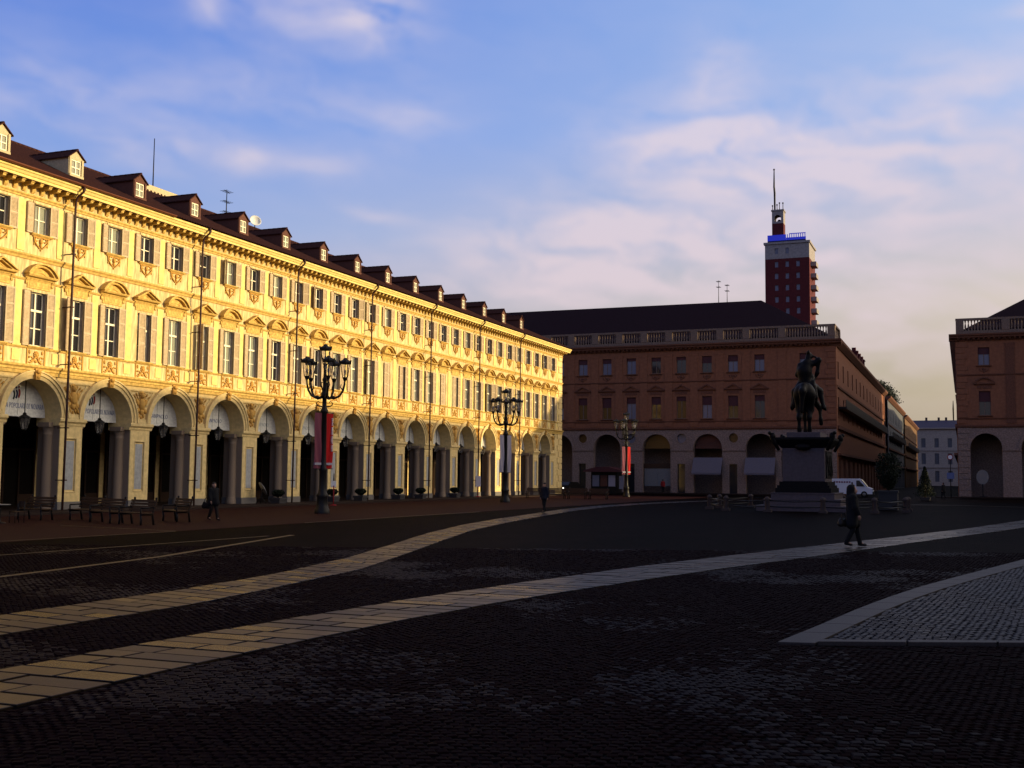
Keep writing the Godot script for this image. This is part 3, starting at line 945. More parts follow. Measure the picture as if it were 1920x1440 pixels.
func make_palace() -> void:
	var P := thing("arcaded_palace", "long sunlit yellow palace with ground-floor arcade, shuttered windows and dormers", "building", Vector3(PALACE_X, 0, 0), PI / 2)
	var first := -3; var last := 14                                  # pillars
	var x_lo := FIRST + ARCH * first - 0.4; var x_hi := 125.5
	var pm := pier_meshes()
	var H := 4.85; var R := (ARCH - 1.6) / 2
	# ---- arcade
	var arch_wall := cached("archwall", func():
		var st := surf(); wall(st, -ARCH / 2, ARCH / 2, 0.0, 2.1, [["a", 0.0, R, 0.0, 0.0]], 1.1); return done(st, M.pier))
	var archivolt := cached("archivolt", func():
		var st := surf()
		ring(st, 0, 0, R, R + 0.20, 0, PI, 28, 0, 0.07); ring(st, 0, 0, R + 0.20, R + 0.36, 0, PI, 28, 0, 0.13); ring(st, 0, 0, R + 0.36, R + 0.43, 0, PI, 28, 0, 0.19)
		return done(st, M.pier))
	var keystone := cached("keystone", func():
		var st := surf()
		extrude(st, PackedVector2Array([Vector2(-0.13, R - 0.05), Vector2(0.13, R - 0.05), Vector2(0.19, R + 0.5), Vector2(-0.19, R + 0.5)]), 0, 0.24)
		ball(st, Vector3(0, R + 0.36, 0.26), Vector3(0.16, 0.12, 0.10), 8, 5); ball(st, Vector3(0, R + 0.08, 0.22), Vector3(0.10, 0.10, 0.08), 8, 5)
		return done(st, M.carved))
	var lunette := cached("lunette", func():
		var st := surf()
		for s in [-1.0, 1.0]:
			var p := PackedVector2Array([Vector2(s * 0.012, 0.0)])
			for i in 15:
				var a := lerpf(0.0, PI / 2 - 0.008, i / 14.0)
				p.append(Vector2(s * cos(a) * (R - 0.02), sin(a) * (R - 0.02)))
			extrude(st, p, -1.08, -1.04)
		box(st, -R + 0.03, -0.05, -1.09, R - 0.03, 0.03, -1.02)
		return done(st, M.panel_white))
	var frame_mesh := cached("spandrel", func():
		# sunk field with a moulded frame between two arches, seen above each pillar (centre x = pillar centre)
		var st := surf()
		moulding(st, [[0, 1.80], [0.05, 1.80], [0.08, 1.86], [0.08, 1.92], [0, 1.92]], -1.25, 1.25)
		for s in [-1.0, 1.0]:
			var pts := []
			for i in 9:
				var a := lerpf(0.42, 0.885, i / 8.0)
				pts.append(Vector2(s * (ARCH / 2 - cos(a) * (R + 0.55)), sin(a) * (R + 0.55)))
			for i in 8:
				var q: Vector2 = pts[i]; var w: Vector2 = pts[i + 1]
				extrude(st, PackedVector2Array([q, w, w - Vector2(s * 0.09, 0), q - Vector2(s * 0.09, 0)]), 0, 0.05)
		return done(st, M.pier))
	var ledge_mesh := cached("ledge", func():
		var st := surf(); moulding(st, [[0, 0.0], [0.14, 0.0], [0.14, 0.09], [0.10, 0.11], [0.10, 0.24], [0, 0.24]], -0.66, 0.66); return done(st, M.pier))
	for k in range(first, last + 1):
		var x := FIRST + ARCH * k
		var pil := part(P, "pillar", pm.shaft, Vector3(x, 0, 0))
		part(pil, "plinth", pm.plinth); part(pil, "stone_panel", pm.panel); part(pil, "capital", pm.cap)
		part(pil, "jamb_lining", pm.jamb_left); part(pil, "jamb_lining", pm.jamb_right)
		part(P, "column", pm.column, Vector3(x - 0.06, 0, -0.72)); part(P, "column", pm.column, Vector3(x + 1.66, 0, -0.72))
		part(P, "spandrel_frame", frame_mesh, Vector3(x + 0.8, H, 0)); part(P, "spandrel_ledge", ledge_mesh, Vector3(x + 0.8, H, 0))
		part(P, "carved_trophy", trophy_mesh([0, 2, 1, 1][(k + 8) % 4] if k > 0 else 0), Vector3(x + 0.8, H + 1.02, 0.02))
		if k == last: break
		var c := x + 1.6 + R
		part(P, "arch", arch_wall, Vector3(c, H, 0))
		part(P, "archivolt", archivolt, Vector3(c, H, 0)); part(P, "keystone", keystone, Vector3(c, H, 0))
		var lu := part(P, "lunette_panel", lunette, Vector3(c, H + 0.05, 0))
		if k == -1 or k == 0:
			letters(lu, "lettering", "BANCA POPOLARE DI NOVARA", 0.27, Vector3(R * 0.10, 0.50, -1.035), M.letter_blue, R * 1.62)
			for j in 3:
				var mm: Material = [M.mark_dark, M.mark_navy, M.mark_red][j]
				var st := surf()
				var bx := -0.30 + j * 0.17; var by := 0.98 + j * 0.05
				ring(st, bx - 0.34, by + 0.06, 0.34, 0.44, -0.62, 0.55, 8, 0, 0.012)
				extrude(st, arc_pts(bx - 0.02, by + 0.38, 0.055, 0, TAU * 0.96, 10), 0, 0.012)
				part(lu, "emblem_figure", done(st, mm), Vector3(0, 0, -1.038))
		elif k > 0 and k < 7:
			letters(lu, "lettering", "SANPAOLO", 0.24, Vector3(0.18, 0.52, -1.035), M.letter_blue if k < 3 else M.letter_pale, R * 1.0)
		# wide dark shop front, added to keep the back of the arcade dark
		var sd := part(P, "added_shop_front", cached("shopfront", func():
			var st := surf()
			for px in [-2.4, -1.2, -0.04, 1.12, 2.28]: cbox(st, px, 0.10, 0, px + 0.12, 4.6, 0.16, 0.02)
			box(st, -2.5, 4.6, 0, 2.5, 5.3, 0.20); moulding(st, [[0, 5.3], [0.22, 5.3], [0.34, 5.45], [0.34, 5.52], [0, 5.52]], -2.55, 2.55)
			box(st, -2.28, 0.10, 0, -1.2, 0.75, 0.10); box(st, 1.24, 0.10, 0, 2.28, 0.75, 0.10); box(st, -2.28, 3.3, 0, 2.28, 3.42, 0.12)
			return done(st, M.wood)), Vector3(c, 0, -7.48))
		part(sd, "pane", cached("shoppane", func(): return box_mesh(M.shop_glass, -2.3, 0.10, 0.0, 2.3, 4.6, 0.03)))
	var st := surf()
	box(st, x_lo, 0.0, -7.9, x_hi, 6.95, -7.5)
	part(P, "arcade_back_wall", done(st, M.pier))
	part(P, "arcade_ceiling", box_mesh(M.pier, x_lo, 6.95, -7.9, x_hi, 7.1, -0.42))
	# ---- end with quoins
	st = surf(); box(st, FIRST + ARCH * last + 1.6, 0.0, -1.45, x_hi - 0.05, 16.5, -0.02); box(st, x_lo, 0, -7.5, x_lo + 0.4, 6.95, -0.02)
	box(st, x_hi - 0.4, 0.0, -16.0, x_hi - 0.06, 6.95, -1.45)
	part(P, "end_wall", done(st, M.pier))
	var qm := [surf(), surf()]
	cbox(qm[0], -1.55, 0, -0.7, 0.0, 0.66, 0.07, 0.035); cbox(qm[1], -1.15, 0, -0.7, 0.0, 0.66, 0.07, 0.035)
	var q0 := done(qm[0], M.pier); var q1 := done(qm[1], M.pier)
	for i in 23: part(P, "quoin", q0 if i % 2 else q1, Vector3(x_hi, 0.12 + i * 0.70, 0))
	# ---- upper storeys, bay by bay
	var B := ARCH / 2
	var bay_wall := cached("baywall", func():
		var s := surf(); wall(s, -B / 2, B / 2, 6.95, 16.62, [["r", 0.0, 0.52, 8.40, 11.15], ["r", 0.0, 0.52, 14.14, 15.65]], 0.36); return done(s, M.field))
	var lesene_low := cached("lesl", func():
		var s := surf(); cbox(s, -0.24, 8.34, 0, 0.24, 11.62, 0.05, 0.012); box(s, -0.28, 8.34, 0, 0.28, 8.44, 0.065); return done(s, M.lesene))
	var lesene_up := cached("lesu", func():
		var s := surf(); cbox(s, -0.24, 13.12, 0, 0.24, 15.72, 0.05, 0.012); return done(s, M.lesene))
	var square_panel := cached("sqp", func():
		var s := surf(); cbox(s, -0.26, -0.28, 0, 0.26, 0.28, 0.045, 0.012); return done(s, M.lesene))
	var window_head := cached("whead", func():
		var s := surf(); cbox(s, -0.60, 15.67, 0, 0.60, 15.80, 0.05, 0.01); return done(s, M.field))
	var sill := cached("sill", func():
		var s := surf(); moulding(s, [[0, -0.12], [0.10, -0.12], [0.17, -0.05], [0.17, 0.0], [0, 0.0]], -0.70, 0.70); return done(s, M.trim))
	var states_low := {-1: 0, 0: 0, 1: 0, 2: 3, 3: 1, 4: 4, 5: 1, 6: 1, 7: 0, 8: 1, 13: 5, 14: 3, 17: 5, 18: 3}
	for i in range(first * 2 - 0, last * 2 + 2):
		var x := FIRST + 0.8 + B * i
		if x + B / 2 > x_hi: break
		part(P, "wall", bay_wall, Vector3(x, 0, 0))
		var sl: int = states_low.get(i, 1 if rng.randf() < 0.75 else 0)
		window_of(P, x, 8.40, 1.04, 2.75, true, sl)
		window_of(P, x, 14.14, 1.04, 1.51, false, 0 if rng.randf() < 0.8 else 1)
		part(P, "pediment", pediment_mesh(i % 2 != 0), Vector3(x, 11.93, 0))
		for s in [-1.0, 1.0]: part(P, "console", console_mesh(), Vector3(x + s * 0.86, 11.78, 0))
		part(P, "sill", sill, Vector3(x, 8.39, 0)); part(P, "sill", sill, Vector3(x, 14.13, 0))
		part(P, "window_head", window_head, Vector3(x, 0, 0))
		part(P, "carved_rosette", rosette_mesh(), Vector3(x, 7.86, 0))
		part(P, "carved_swag", swag_mesh(), Vector3(x, 14.0, 0))
		part(P, "lesene", lesene_low, Vector3(x + B / 2, 0, 0)); part(P, "lesene", lesene_up, Vector3(x + B / 2, 0, 0))
		part(P, "square_panel", square_panel, Vector3(x + B / 2, 7.86, 0))
	var nm := int((x_hi + 0.5 - x_lo) / (B / 4.5))
	for i in nm: part(P, "modillion", modillion_mesh(), Vector3(x_lo + 0.2 + i * B / 4.5, 16.58, 0))
	# ---- long mouldings
	for e in [["entablature", [[-0.3, 6.95], [0.10, 6.95], [0.10, 7.12], [0.15, 7.14], [0.15, 7.24], [0.25, 7.32], [0.27, 7.42], [-0.3, 7.42]], M.trim], ["sill_course", [[-0.3, 8.24], [0.06, 8.24], [0.10, 8.30], [0.10, 8.335], [-0.3, 8.335]], M.trim],
			["pediment_course", [[-0.3, 11.66], [0.05, 11.66], [0.09, 11.74], [0.09, 11.76], [-0.3, 11.76]], M.trim], ["string_course", [[-0.3, 12.74], [0.06, 12.74], [0.09, 12.84], [0.17, 12.92], [0.17, 13.0], [-0.3, 13.0]], M.trim],
			["architrave", [[-0.3, 15.84], [0.06, 15.84], [0.06, 15.92], [0.12, 15.98], [0.12, 16.04], [-0.3, 16.04]], M.trim],
			["cornice", [[-0.5, 16.60], [0.74, 16.60], [0.74, 16.72], [0.80, 16.75], [0.86, 16.86], [0.93, 16.90], [0.93, 17.0], [-0.5, 17.0]], M.lesene]]:
		st = surf()
		var far_end: float = x_hi + (0.9 if e[0] == "cornice" else 0.05)
		moulding(st, e[1], x_lo, far_end)
		part(P, e[0], done(st, e[2]))
	for i in int((x_hi - x_lo) / 3.0):  # dark strips under the cornice, standing in for its shade
		part(P, "soffit_shade_board", cached("soffitboard", func(): return box_mesh(M.soffit_shade, 0.0, 16.575, 0.0, 2.985, 16.598, 0.735)), Vector3(x_lo + i * 3.0, 0, 0))
	st = surf(); box(st, x_lo, 7.12, -16.0, x_hi - 0.07, 16.9, -0.40)
	part(P, "inner_wall", done(st, M.field))
	# ---- gutter (near end only) and drainpipes
	st = surf()
	var gp := []
	for i in 9:
		var a := PI + PI * i / 8.0
		gp.append([1.03 + cos(a) * 0.11, 17.10 + sin(a) * 0.11])
	gp.append([1.12, 17.10]); gp.append([0.94, 17.10])
	moulding(st, gp, x_lo, 53.6)
	part(P, "gutter", done(st, M.copper))
	var pipe := cached("pipe", func():
		var s := surf()
		tube(s, [Vector3(0.10, 17.02, 1.0), Vector3(0.10, 16.86, 1.06), Vector3(0.07, 16.70, 1.02), Vector3(0.02, 16.56, 0.86), Vector3(0, 16.42, 0.70), Vector3(0, 16.2, 0.62), Vector3(0, 15.8, 0.60), Vector3(0, 9.0, 0.58), Vector3(0, 4.8, 0.55), Vector3(0, 0.1, 0.52)], [0.085, 0.08, 0.06], 8)
		for y in [1.6, 4.3, 7.6, 10.6, 13.4]: box(s, -0.03, y, 0.0, 0.03, y + 0.05, 0.55); box(s, -0.095, y - 0.005, 0.48, 0.095, y + 0.055, 0.68)
		return done(s, M.pipe))
	for k in range(-2, 14, 2): part(P, "drainpipe", pipe, Vector3(FIRST + ARCH * k - 0.18, 0, 0))
	# ---- roof of ribbed tiles with a hipped far end
	st = surf()
	var ez := 1.0; var ey := 17.06; var rz := -8.4; var ry := 21.5; var xe := x_hi + 0.95; var xr := x_hi - 8.5
	var pitch := 0.24
	var nr := int((xe - x_lo) / pitch)
	for i in nr:
		var a := x_lo + i * pitch
		for e in [[0.0, 0.5, 0.0, 0.055], [0.5, 1.0, 0.055, 0.0]]:
			var xa: float = a + pitch * e[0]; var xb: float = a + pitch * e[1]
			var ta := clampf((xe - xa) / (xe - xr), 0.0, 1.0); var tb := clampf((xe - xb) / (xe - xr), 0.0, 1.0)
			quad(st, Vector3(xa, ey + e[2], ez), Vector3(xa, lerpf(ey, ry, ta) + e[2], lerpf(ez, rz, ta)), Vector3(xb, lerpf(ey, ry, tb) + e[3], lerpf(ez, rz, tb)), Vector3(xb, ey + e[3], ez))
	quad(st, Vector3(x_lo, ey, rz * 2 - ez), Vector3(xe, ey, rz * 2 - ez), Vector3(xr, ry, rz), Vector3(x_lo, ry, rz))
	tri(st, Vector3(xe, ey, ez), Vector3(xr, ry, rz), Vector3(xe, ey, rz * 2 - ez))
	tri(st, Vector3(x_lo, ey, ez), Vector3(x_lo, ey, rz * 2 - ez), Vector3(x_lo, ry, rz))
	quad(st, Vector3(x_lo, ey - 0.03, ez), Vector3(xe, ey - 0.03, ez), Vector3(xe, ey - 0.03, rz * 2 - ez), Vector3(x_lo, ey - 0.03, rz * 2 - ez))
	var roof := part(P, "roof", done(st, M.tile))
	st = surf()
	for i in 250:
		var a := x_lo + 0.1 + i * 0.36
		if a > xr: break
		tube(st, [Vector3(a, ry + 0.02, rz), Vector3(a + 0.38, ry + 0.05, rz)], [0.13, 0.10], 6)
	part(roof, "ridge_tiles", done(st, M.tile))
	# ---- dormers
	for k in range(-2, 14):
		var pale := k < 1
		var bm: Material = M.dormer_pale if pale else M.dormer_brown
		var dm := cached("dormer%s" % pale, func():
			var s := surf()
			wall(s, -0.62, 0.62, 0.0, 1.25, [["r", 0.0, 0.42, 0.22, 1.15]], 0.14)
			extrude(s, PackedVector2Array([Vector2(-0.62, 1.25), Vector2(0.62, 1.25), Vector2(0, 1.72)]), -0.1, 0.0)
			for sx in [-1.0, 1.0]: box(s, sx * 0.62 - 0.02, -0.3, -3.6, sx * 0.62 + 0.02, 1.25, -0.001)
			for sx in [-1.0, 1.0]: box(s, sx * 0.52 - 0.08, 0.1, 0.0, sx * 0.52 + 0.08, 1.25, 0.05)
			box(s, -0.6, 0.06, -0.1, 0.6, 0.2, 0.08)
			return done(s, bm))
		var d := part(P, "dormer", dm, Vector3(47.85 + 5.19 * k, 18.08, -1.2))
		d.scale = Vector3(0.88, 0.88, 1.0)
		part(d, "dormer_roof", cached("dormerroof", func():
			var s := surf()
			for sx in [-1.0, 1.0]: extrude(s, PackedVector2Array([Vector2(sx * 0.76, 1.17), Vector2(sx * 0.76, 1.24), Vector2(0, 1.83), Vector2(0, 1.75)]), -3.9, 0.10)
			for i in 10: tube(s, [Vector3(0, 1.80, 0.1 - i * 0.4), Vector3(0, 1.83, -0.32 - i * 0.4)], [0.08, 0.06], 5)
			return done(s, M.tile)))
		part(d, "window_frame", cached("dormerwin", func():
			var s := surf()
			for e in [[-0.42, 0.22, -0.35, 1.15], [0.35, 0.22, 0.42, 1.15], [-0.04, 0.22, 0.04, 1.15], [-0.35, 0.22, -0.04, 0.29], [0.04, 0.22, 0.35, 0.29], [-0.35, 1.08, -0.04, 1.15], [0.04, 1.08, 0.35, 1.15], [-0.35, 0.64, -0.04, 0.70], [0.04, 0.64, 0.35, 0.70]]:
				box(s, e[0], e[1], -0.10, e[2], e[3], -0.03)
			return done(s, M.joinery)))
		part(d, "pane", cached("dormerpane", func(): return box_mesh(M.curtain, -0.40, 0.22, -0.13, 0.40, 1.14, -0.08)))
	# pale roof-light strip on the ridge behind the third dormer
	part(P, "ridge_parapet", box_mesh(M.dormer_pale, 61.9, 21.45, -8.6, 66.4, 21.95, -8.3))

func letters(parent: Node3D, called: String, text: String, size: float, at: Vector3, m: Material, max_w: float) -> void:
	var t := TextMesh.new()
	var f := SystemFont.new(); f.font_names = PackedStringArray(["Droid Sans"])
	t.font = f
	t.text = text
	t.font_size = 64
	t.pixel_size = size / 48.0
	t.depth = 0.01
	t.curve_step = 4.0
	t.material = m
	var o := part(parent, called, t, at)
	var w: float = t.get_aabb().size.x
	if w > max_w: o.scale.x = max_w / w

# ------------------------------------------------------------------ shaded blocks behind the square
func block_window(parent: Node3D, x: float, y: float, w: float, h: float, kind: int, at := Transform3D()) -> void:
	# kind 0 dark, 1 pale drapes, 2 drapes with room light painted in amber; a roller blind covers the upper part
	var fm := cached("bwin%.2f%.2f" % [w, h], func():
		var s := surf()
		for e in [[-w / 2, 0.0, -w / 2 + 0.08, h], [w / 2 - 0.08, 0.0, w / 2, h], [-0.05, 0.0, 0.05, h], [-w / 2 + 0.08, 0.0, -0.05, 0.09], [0.05, 0.0, w / 2 - 0.08, 0.09], [-w / 2 + 0.08, h - 0.08, -0.05, h], [0.05, h - 0.08, w / 2 - 0.08, h]]:
			box(s, e[0], e[1], -0.06, e[2], e[3], 0.0)
		return done(s, M.block_pale))
	var f := part(parent, "window", fm)
	f.transform = at * Transform3D(Basis(), Vector3(x, y, -0.28))
	var gm: Material = [M.glass, M.drape, M.amber][kind]
	part(f, "pane", cached("bpane%.2f%.2f%d" % [w, h, kind], func(): return box_mesh(gm, -w / 2 + 0.04, 0.04, -0.05, w / 2 - 0.04, h - 0.04, -0.03)))
	var cut := rng.randf_range(0.16, 0.46)
	var bl := box_mesh(M.blind, -w / 2 + 0.01, h * (1.0 - cut), 0.02, w / 2 - 0.01, h - 0.01, 0.05)
	part(f, "blind", bl)

func gable_mesh(round_: bool, m: Material) -> ArrayMesh:
	return cached("gable%s%d" % [round_, m.get_instance_id()], func():
		var s := surf()
		moulding(s, [[0, -0.14], [0.12, -0.14], [0.24, -0.02], [0.24, 0.06], [0, 0.06]], -1.15, 1.15)
		if round_:
			ring(s, 0, -0.52, 1.16, 1.34, 0.47, PI - 0.47, 14, 0, 0.24)
		else:
			for e in [-1.0, 1.0]: extrude(s, PackedVector2Array([Vector2(e * 1.15, 0.06), Vector2(e * 0.85, 0.06), Vector2(0, 0.55), Vector2(0, 0.74)]), 0, 0.24)
		box(s, -0.8, -0.55, 0, 0.8, -0.2, 0.06)
		return done(s, m))

# hipped roof over x0..x1, z0 (front) .. z1, with the hip only on the side hip (+1 right, -1 left)
func hip_roof(x0: float, x1: float, z0: float, z1: float, y0: float, y1: float, hip: int, run: float, m: Material) -> ArrayMesh:
	var s := surf(); var zr := (z0 + z1) / 2
	var a := x0 + (run if hip < 0 else 0.0); var b := x1 - (run if hip > 0 else 0.0)
	quad(s, Vector3(x0, y0, z0), Vector3(a, y1, zr), Vector3(b, y1, zr), Vector3(x1, y0, z0))
	quad(s, Vector3(x1, y0, z1), Vector3(b, y1, zr), Vector3(a, y1, zr), Vector3(x0, y0, z1))
	tri(s, Vector3(x1, y0, z0), Vector3(b, y1, zr), Vector3(x1, y0, z1))
	tri(s, Vector3(x0, y0, z1), Vector3(a, y1, zr), Vector3(x0, y0, z0))
	quad(s, Vector3(x0, y0, z0), Vector3(x1, y0, z0), Vector3(x1, y0, z1), Vector3(x0, y0, z1))
	return done(s, m)

# gabled roof whose ridge runs along z
func gable_roof(x0: float, x1: float, z0: float, z1: float, y0: float, y1: float, m: Material) -> ArrayMesh:
	var s := surf(); var xm := x0 + 9.0
	quad(s, Vector3(x0, y0, z0), Vector3(xm, y1, z0), Vector3(xm, y1, z1), Vector3(x0, y0, z1))
	quad(s, Vector3(xm, y1, z0), Vector3(x1, y0, z0), Vector3(x1, y0, z1), Vector3(xm, y1, z1))
	tri(s, Vector3(x0, y0, z0), Vector3(x1, y0, z0), Vector3(xm, y1, z0)); tri(s, Vector3(x0, y0, z1), Vector3(xm, y1, z1), Vector3(x1, y0, z1))
	quad(s, Vector3(x0, y0, z0), Vector3(x0, y0, z1), Vector3(x1, y0, z1), Vector3(x1, y0, z0))
	return done(s, m)

func balustrade(B: Node3D, x0: float, x1: float, piers: Array, y: float, at := Transform3D()) -> void:
	var s := surf()
	box(s, x0, y, -0.45, x1, y + 0.42, 0.02); box(s, x0 - 0.03, y + 1.66, -0.47, x1 + 0.03, y + 1.92, 0.05)
	var rail := part(B, "balustrade_rail", done(s, M.block_pale)); rail.transform = at
	var bm := cached("baluster", func():
		var t := surf()
		lathe(t, [[0.10, 0.0], [0.10, 0.1], [0.06, 0.14], [0.115, 0.42], [0.10, 0.62], [0.05, 0.9], [0.09, 1.12], [0.10, 1.24]], 8)
		return done(t, M.block_pale))
	var pm := cached("balpier", func():
		var t := surf(); cbox(t, -0.45, 0.0, -0.42, 0.45, 1.24, 0.06, 0.02); return done(t, M.block_pale))
	var all := piers.duplicate(); all.sort()
	for p in all:
		var o := part(B, "balustrade_pier", pm); o.transform = at * Transform3D(Basis(), Vector3(p, y + 0.42, 0))
	for i in all.size() - 1:
		var a: float = all[i] + 0.45; var b: float = all[i + 1] - 0.45
		var n := int((b - a) / 0.34)
		for k in n:
			var o := part(B, "baluster", bm); o.transform = at * Transform3D(Basis(), Vector3(a + (b - a) * (k + 0.5) / n, y + 0.42, -0.2))

func block(called: String, label: String, x0: float, x1: float, wins: Array, arches: Array, oculi: Array, corner: float, dark: bool) -> Node3D:
	var B := thing(called, label, "building", Vector3(0, 0, BLOCK_Z))
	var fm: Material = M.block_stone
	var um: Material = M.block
	var ops := []
	for a in arches: ops.append(["a", a[0], a[1], 0.0, 5.85])
	for o in oculi: ops.append(["o", o, 0.6, 7.18, 0.0])
	var doors := []
	for o in oculi: doors.append(o)
	for d in doors: ops.append(["r", d - 0.05, 0.5, 0.13, 3.85])
	var s := surf(); wall(s, x0, x1, 0.0, 8.3, ops, 0.9); part(B, "ground_floor_wall", done(s, fm))
	ops = []
	for w in wins: ops.append(["r", w, 0.64, 9.7, 12.6]); ops.append(["r", w, 0.64, 15.65, 17.8])
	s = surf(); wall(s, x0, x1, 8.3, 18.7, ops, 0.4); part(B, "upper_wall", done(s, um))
	part(B, "arcade_back_wall", box_mesh(M.block_stone, x0, 0.0, -5.4, x1, 8.3, -5.0))
	part(B, "arcade_ceiling", box_mesh(M.block_stone, x0, 8.3, -5.4, x1, 8.45, -0.45))
	for d in doors:
		part(B, "door", cached("bdoor", func(): return box_mesh(M.glass, -0.5, 0.13, -0.5, 0.5, 3.85, -0.42)), Vector3(d - 0.05, 0, 0))
		part(B, "round_window", cached("bround%d" % (int(absf(d)) % 2), func():
			var t := surf(); extrude(t, arc_pts(0, 0, 0.6, 0, TAU * 0.97, 20), -0.5, -0.45); return done(t, M.amber if int(absf(d)) % 2 else M.drape)), Vector3(d, 7.18, 0))
		var r := surf(); ring(r, 0, 0, 0.6, 0.72, 0, TAU - 0.001, 24, 0, 0.06); part(B, "round_window_surround", done(r, fm), Vector3(d, 7.18, 0))
	for a in arches:
		var r := surf(); ring(r, 0, 0, a[1], a[1] + 0.32, 0, PI, 24, 0, 0.09); part(B, "archivolt", done(r, fm), Vector3(a[0], 5.85, 0))
	for i in wins.size():
		var w: float = wins[i]
		block_window(B, w, 9.7, 1.28, 2.9, [0, 0, 1, 2, 2, 1, 0, 2, 1][i % 9])
		block_window(B, w, 15.65, 1.28, 2.15, [1, 1, 1, 1, 1, 1, 0, 0, 0][i % 9])
		part(B, "pediment", gable_mesh(dark, M.block_trim), Vector3(w, 13.45, 0))
		for y in [9.68, 15.63]:
			part(B, "sill", cached("bsill", func():
				var t := surf(); moulding(t, [[0, -0.14], [0.12, -0.14], [0.2, -0.04], [0.2, 0], [0, 0]], -0.85, 0.85); return done(t, M.block_trim)), Vector3(w, y, 0))
		part(B, "carved_bracket", cached("bbracket", func():
			var t := surf(); ball(t, Vector3(0, -0.1, 0), Vector3(0.28, 0.18, 0.1), 7, 4); ball(t, Vector3(0, -0.4, 0), Vector3(0.13, 0.2, 0.08), 6, 4)
			for e in [-1.0, 1.0]: tube(t, [Vector3(e * 0.5, 0, 0.03), Vector3(e * 0.4, -0.25, 0.05), Vector3(e * 0.15, -0.4, 0.04)], [0.05, 0.06, 0.03], 5)
			return done(t, M.block_trim)), Vector3(w, 15.3, 0))
	# pilasters between the bays and at the corner
	var mids := []
	for i in wins.size() - 1: mids.append((wins[i] + wins[i + 1]) / 2)
	for m in mids:
		part(B, "pilaster", cached("bpil%s" % dark, func():
			var t := surf(); cbox(t, -0.5, 8.9, 0, 0.5, 18.2, 0.07, 0.015); box(t, -0.56, 8.75, 0, 0.56, 9.2, 0.10); box(t, -0.56, 17.9, 0, 0.56, 18.25, 0.11); return done(t, M.block_trim if dark else M.block)), Vector3(m, 0, 0))
	for side in [corner]:
		var inner := -1.0 if corner > (x0 + x1) / 2 else 1.0
		for i in 14:
			var wq := 1.25 if i % 2 else 0.95
			part(B, "quoin", cached("bq%d%d%s" % [i % 2, int(inner), dark], func():
				var t := surf(); cbox(t, minf(0, inner * wq), 0, -0.6, maxf(0, inner * wq), 0.66, 0.08, 0.03); return done(t, M.block)), Vector3(side - inner * 0.04, 8.75 + i * 0.70, 0))
		for i in 12:
			part(B, "quoin", cached("bqs%d%d%s" % [i % 2, int(inner), dark], func():
				var t := surf(); var wq := 1.35 if i % 2 else 1.05
				cbox(t, minf(0, inner * wq), 0, -0.6, maxf(0, inner * wq), 0.63, 0.08, 0.03); return done(t, fm)), Vector3(side - inner * 0.04, 0.13 + i * 0.68, 0))
	var over := 0.0
	for e in [["string_course", [[-0.3, 8.26], [0.1, 8.26], [0.2, 8.4], [0.2, 8.6], [-0.3, 8.6]], M.block_trim, 0.0], ["sill_course", [[-0.3, 9.25], [0.08, 9.25], [0.14, 9.4], [-0.3, 9.4]], M.block_trim, 0.0], ["string_course", [[-0.3, 14.42], [0.06, 14.42], [0.14, 14.56], [0.14, 14.64], [-0.3, 14.64]], M.block_trim, 0.0],
			["impost_course", [[-0.3, 5.45], [0.08, 5.45], [0.14, 5.6], [0.14, 5.78], [-0.3, 5.78]], fm, 0.0], ["cornice", [[-0.4, 18.62], [0.12, 18.62], [0.16, 18.8], [0.62, 18.95], [0.66, 19.12], [0.82, 19.22], [0.84, 19.40], [-0.4, 19.40]], M.block_trim, 0.8]]:
		if e[0] == "impost_course":
			var edges := [x0]
			var sorted := arches.duplicate(); sorted.sort_custom(func(p, q): return p[0] < q[0])
			for a in sorted: edges.append(a[0] - a[1]); edges.append(a[0] + a[1])
			edges.append(x1)
			for i in range(0, edges.size(), 2):
				if edges[i + 1] - edges[i] > 0.1:
					var t := surf(); moulding(t, e[1], edges[i], edges[i + 1]); part(B, "impost", done(t, fm))
			continue
		var t := surf(); moulding(t, e[1], x0 - (e[3] if corner < (x0 + x1) / 2 else 0.0), x1 + (e[3] if corner > (x0 + x1) / 2 else 0.0)); part(B, e[0], done(t, e[2]))
	for i in int((x1 - x0) / 0.56):
		part(B, "dentil", cached("dentil", func():
			var t := surf(); moulding(t, [[0, -0.26], [0.2, -0.26], [0.5, -0.05], [0.5, 0.1], [0, 0.1]], -0.13, 0.13); return done(t, M.block_trim)), Vector3(x0 + 0.28 + i * 0.56, 18.86, 0))
	return B

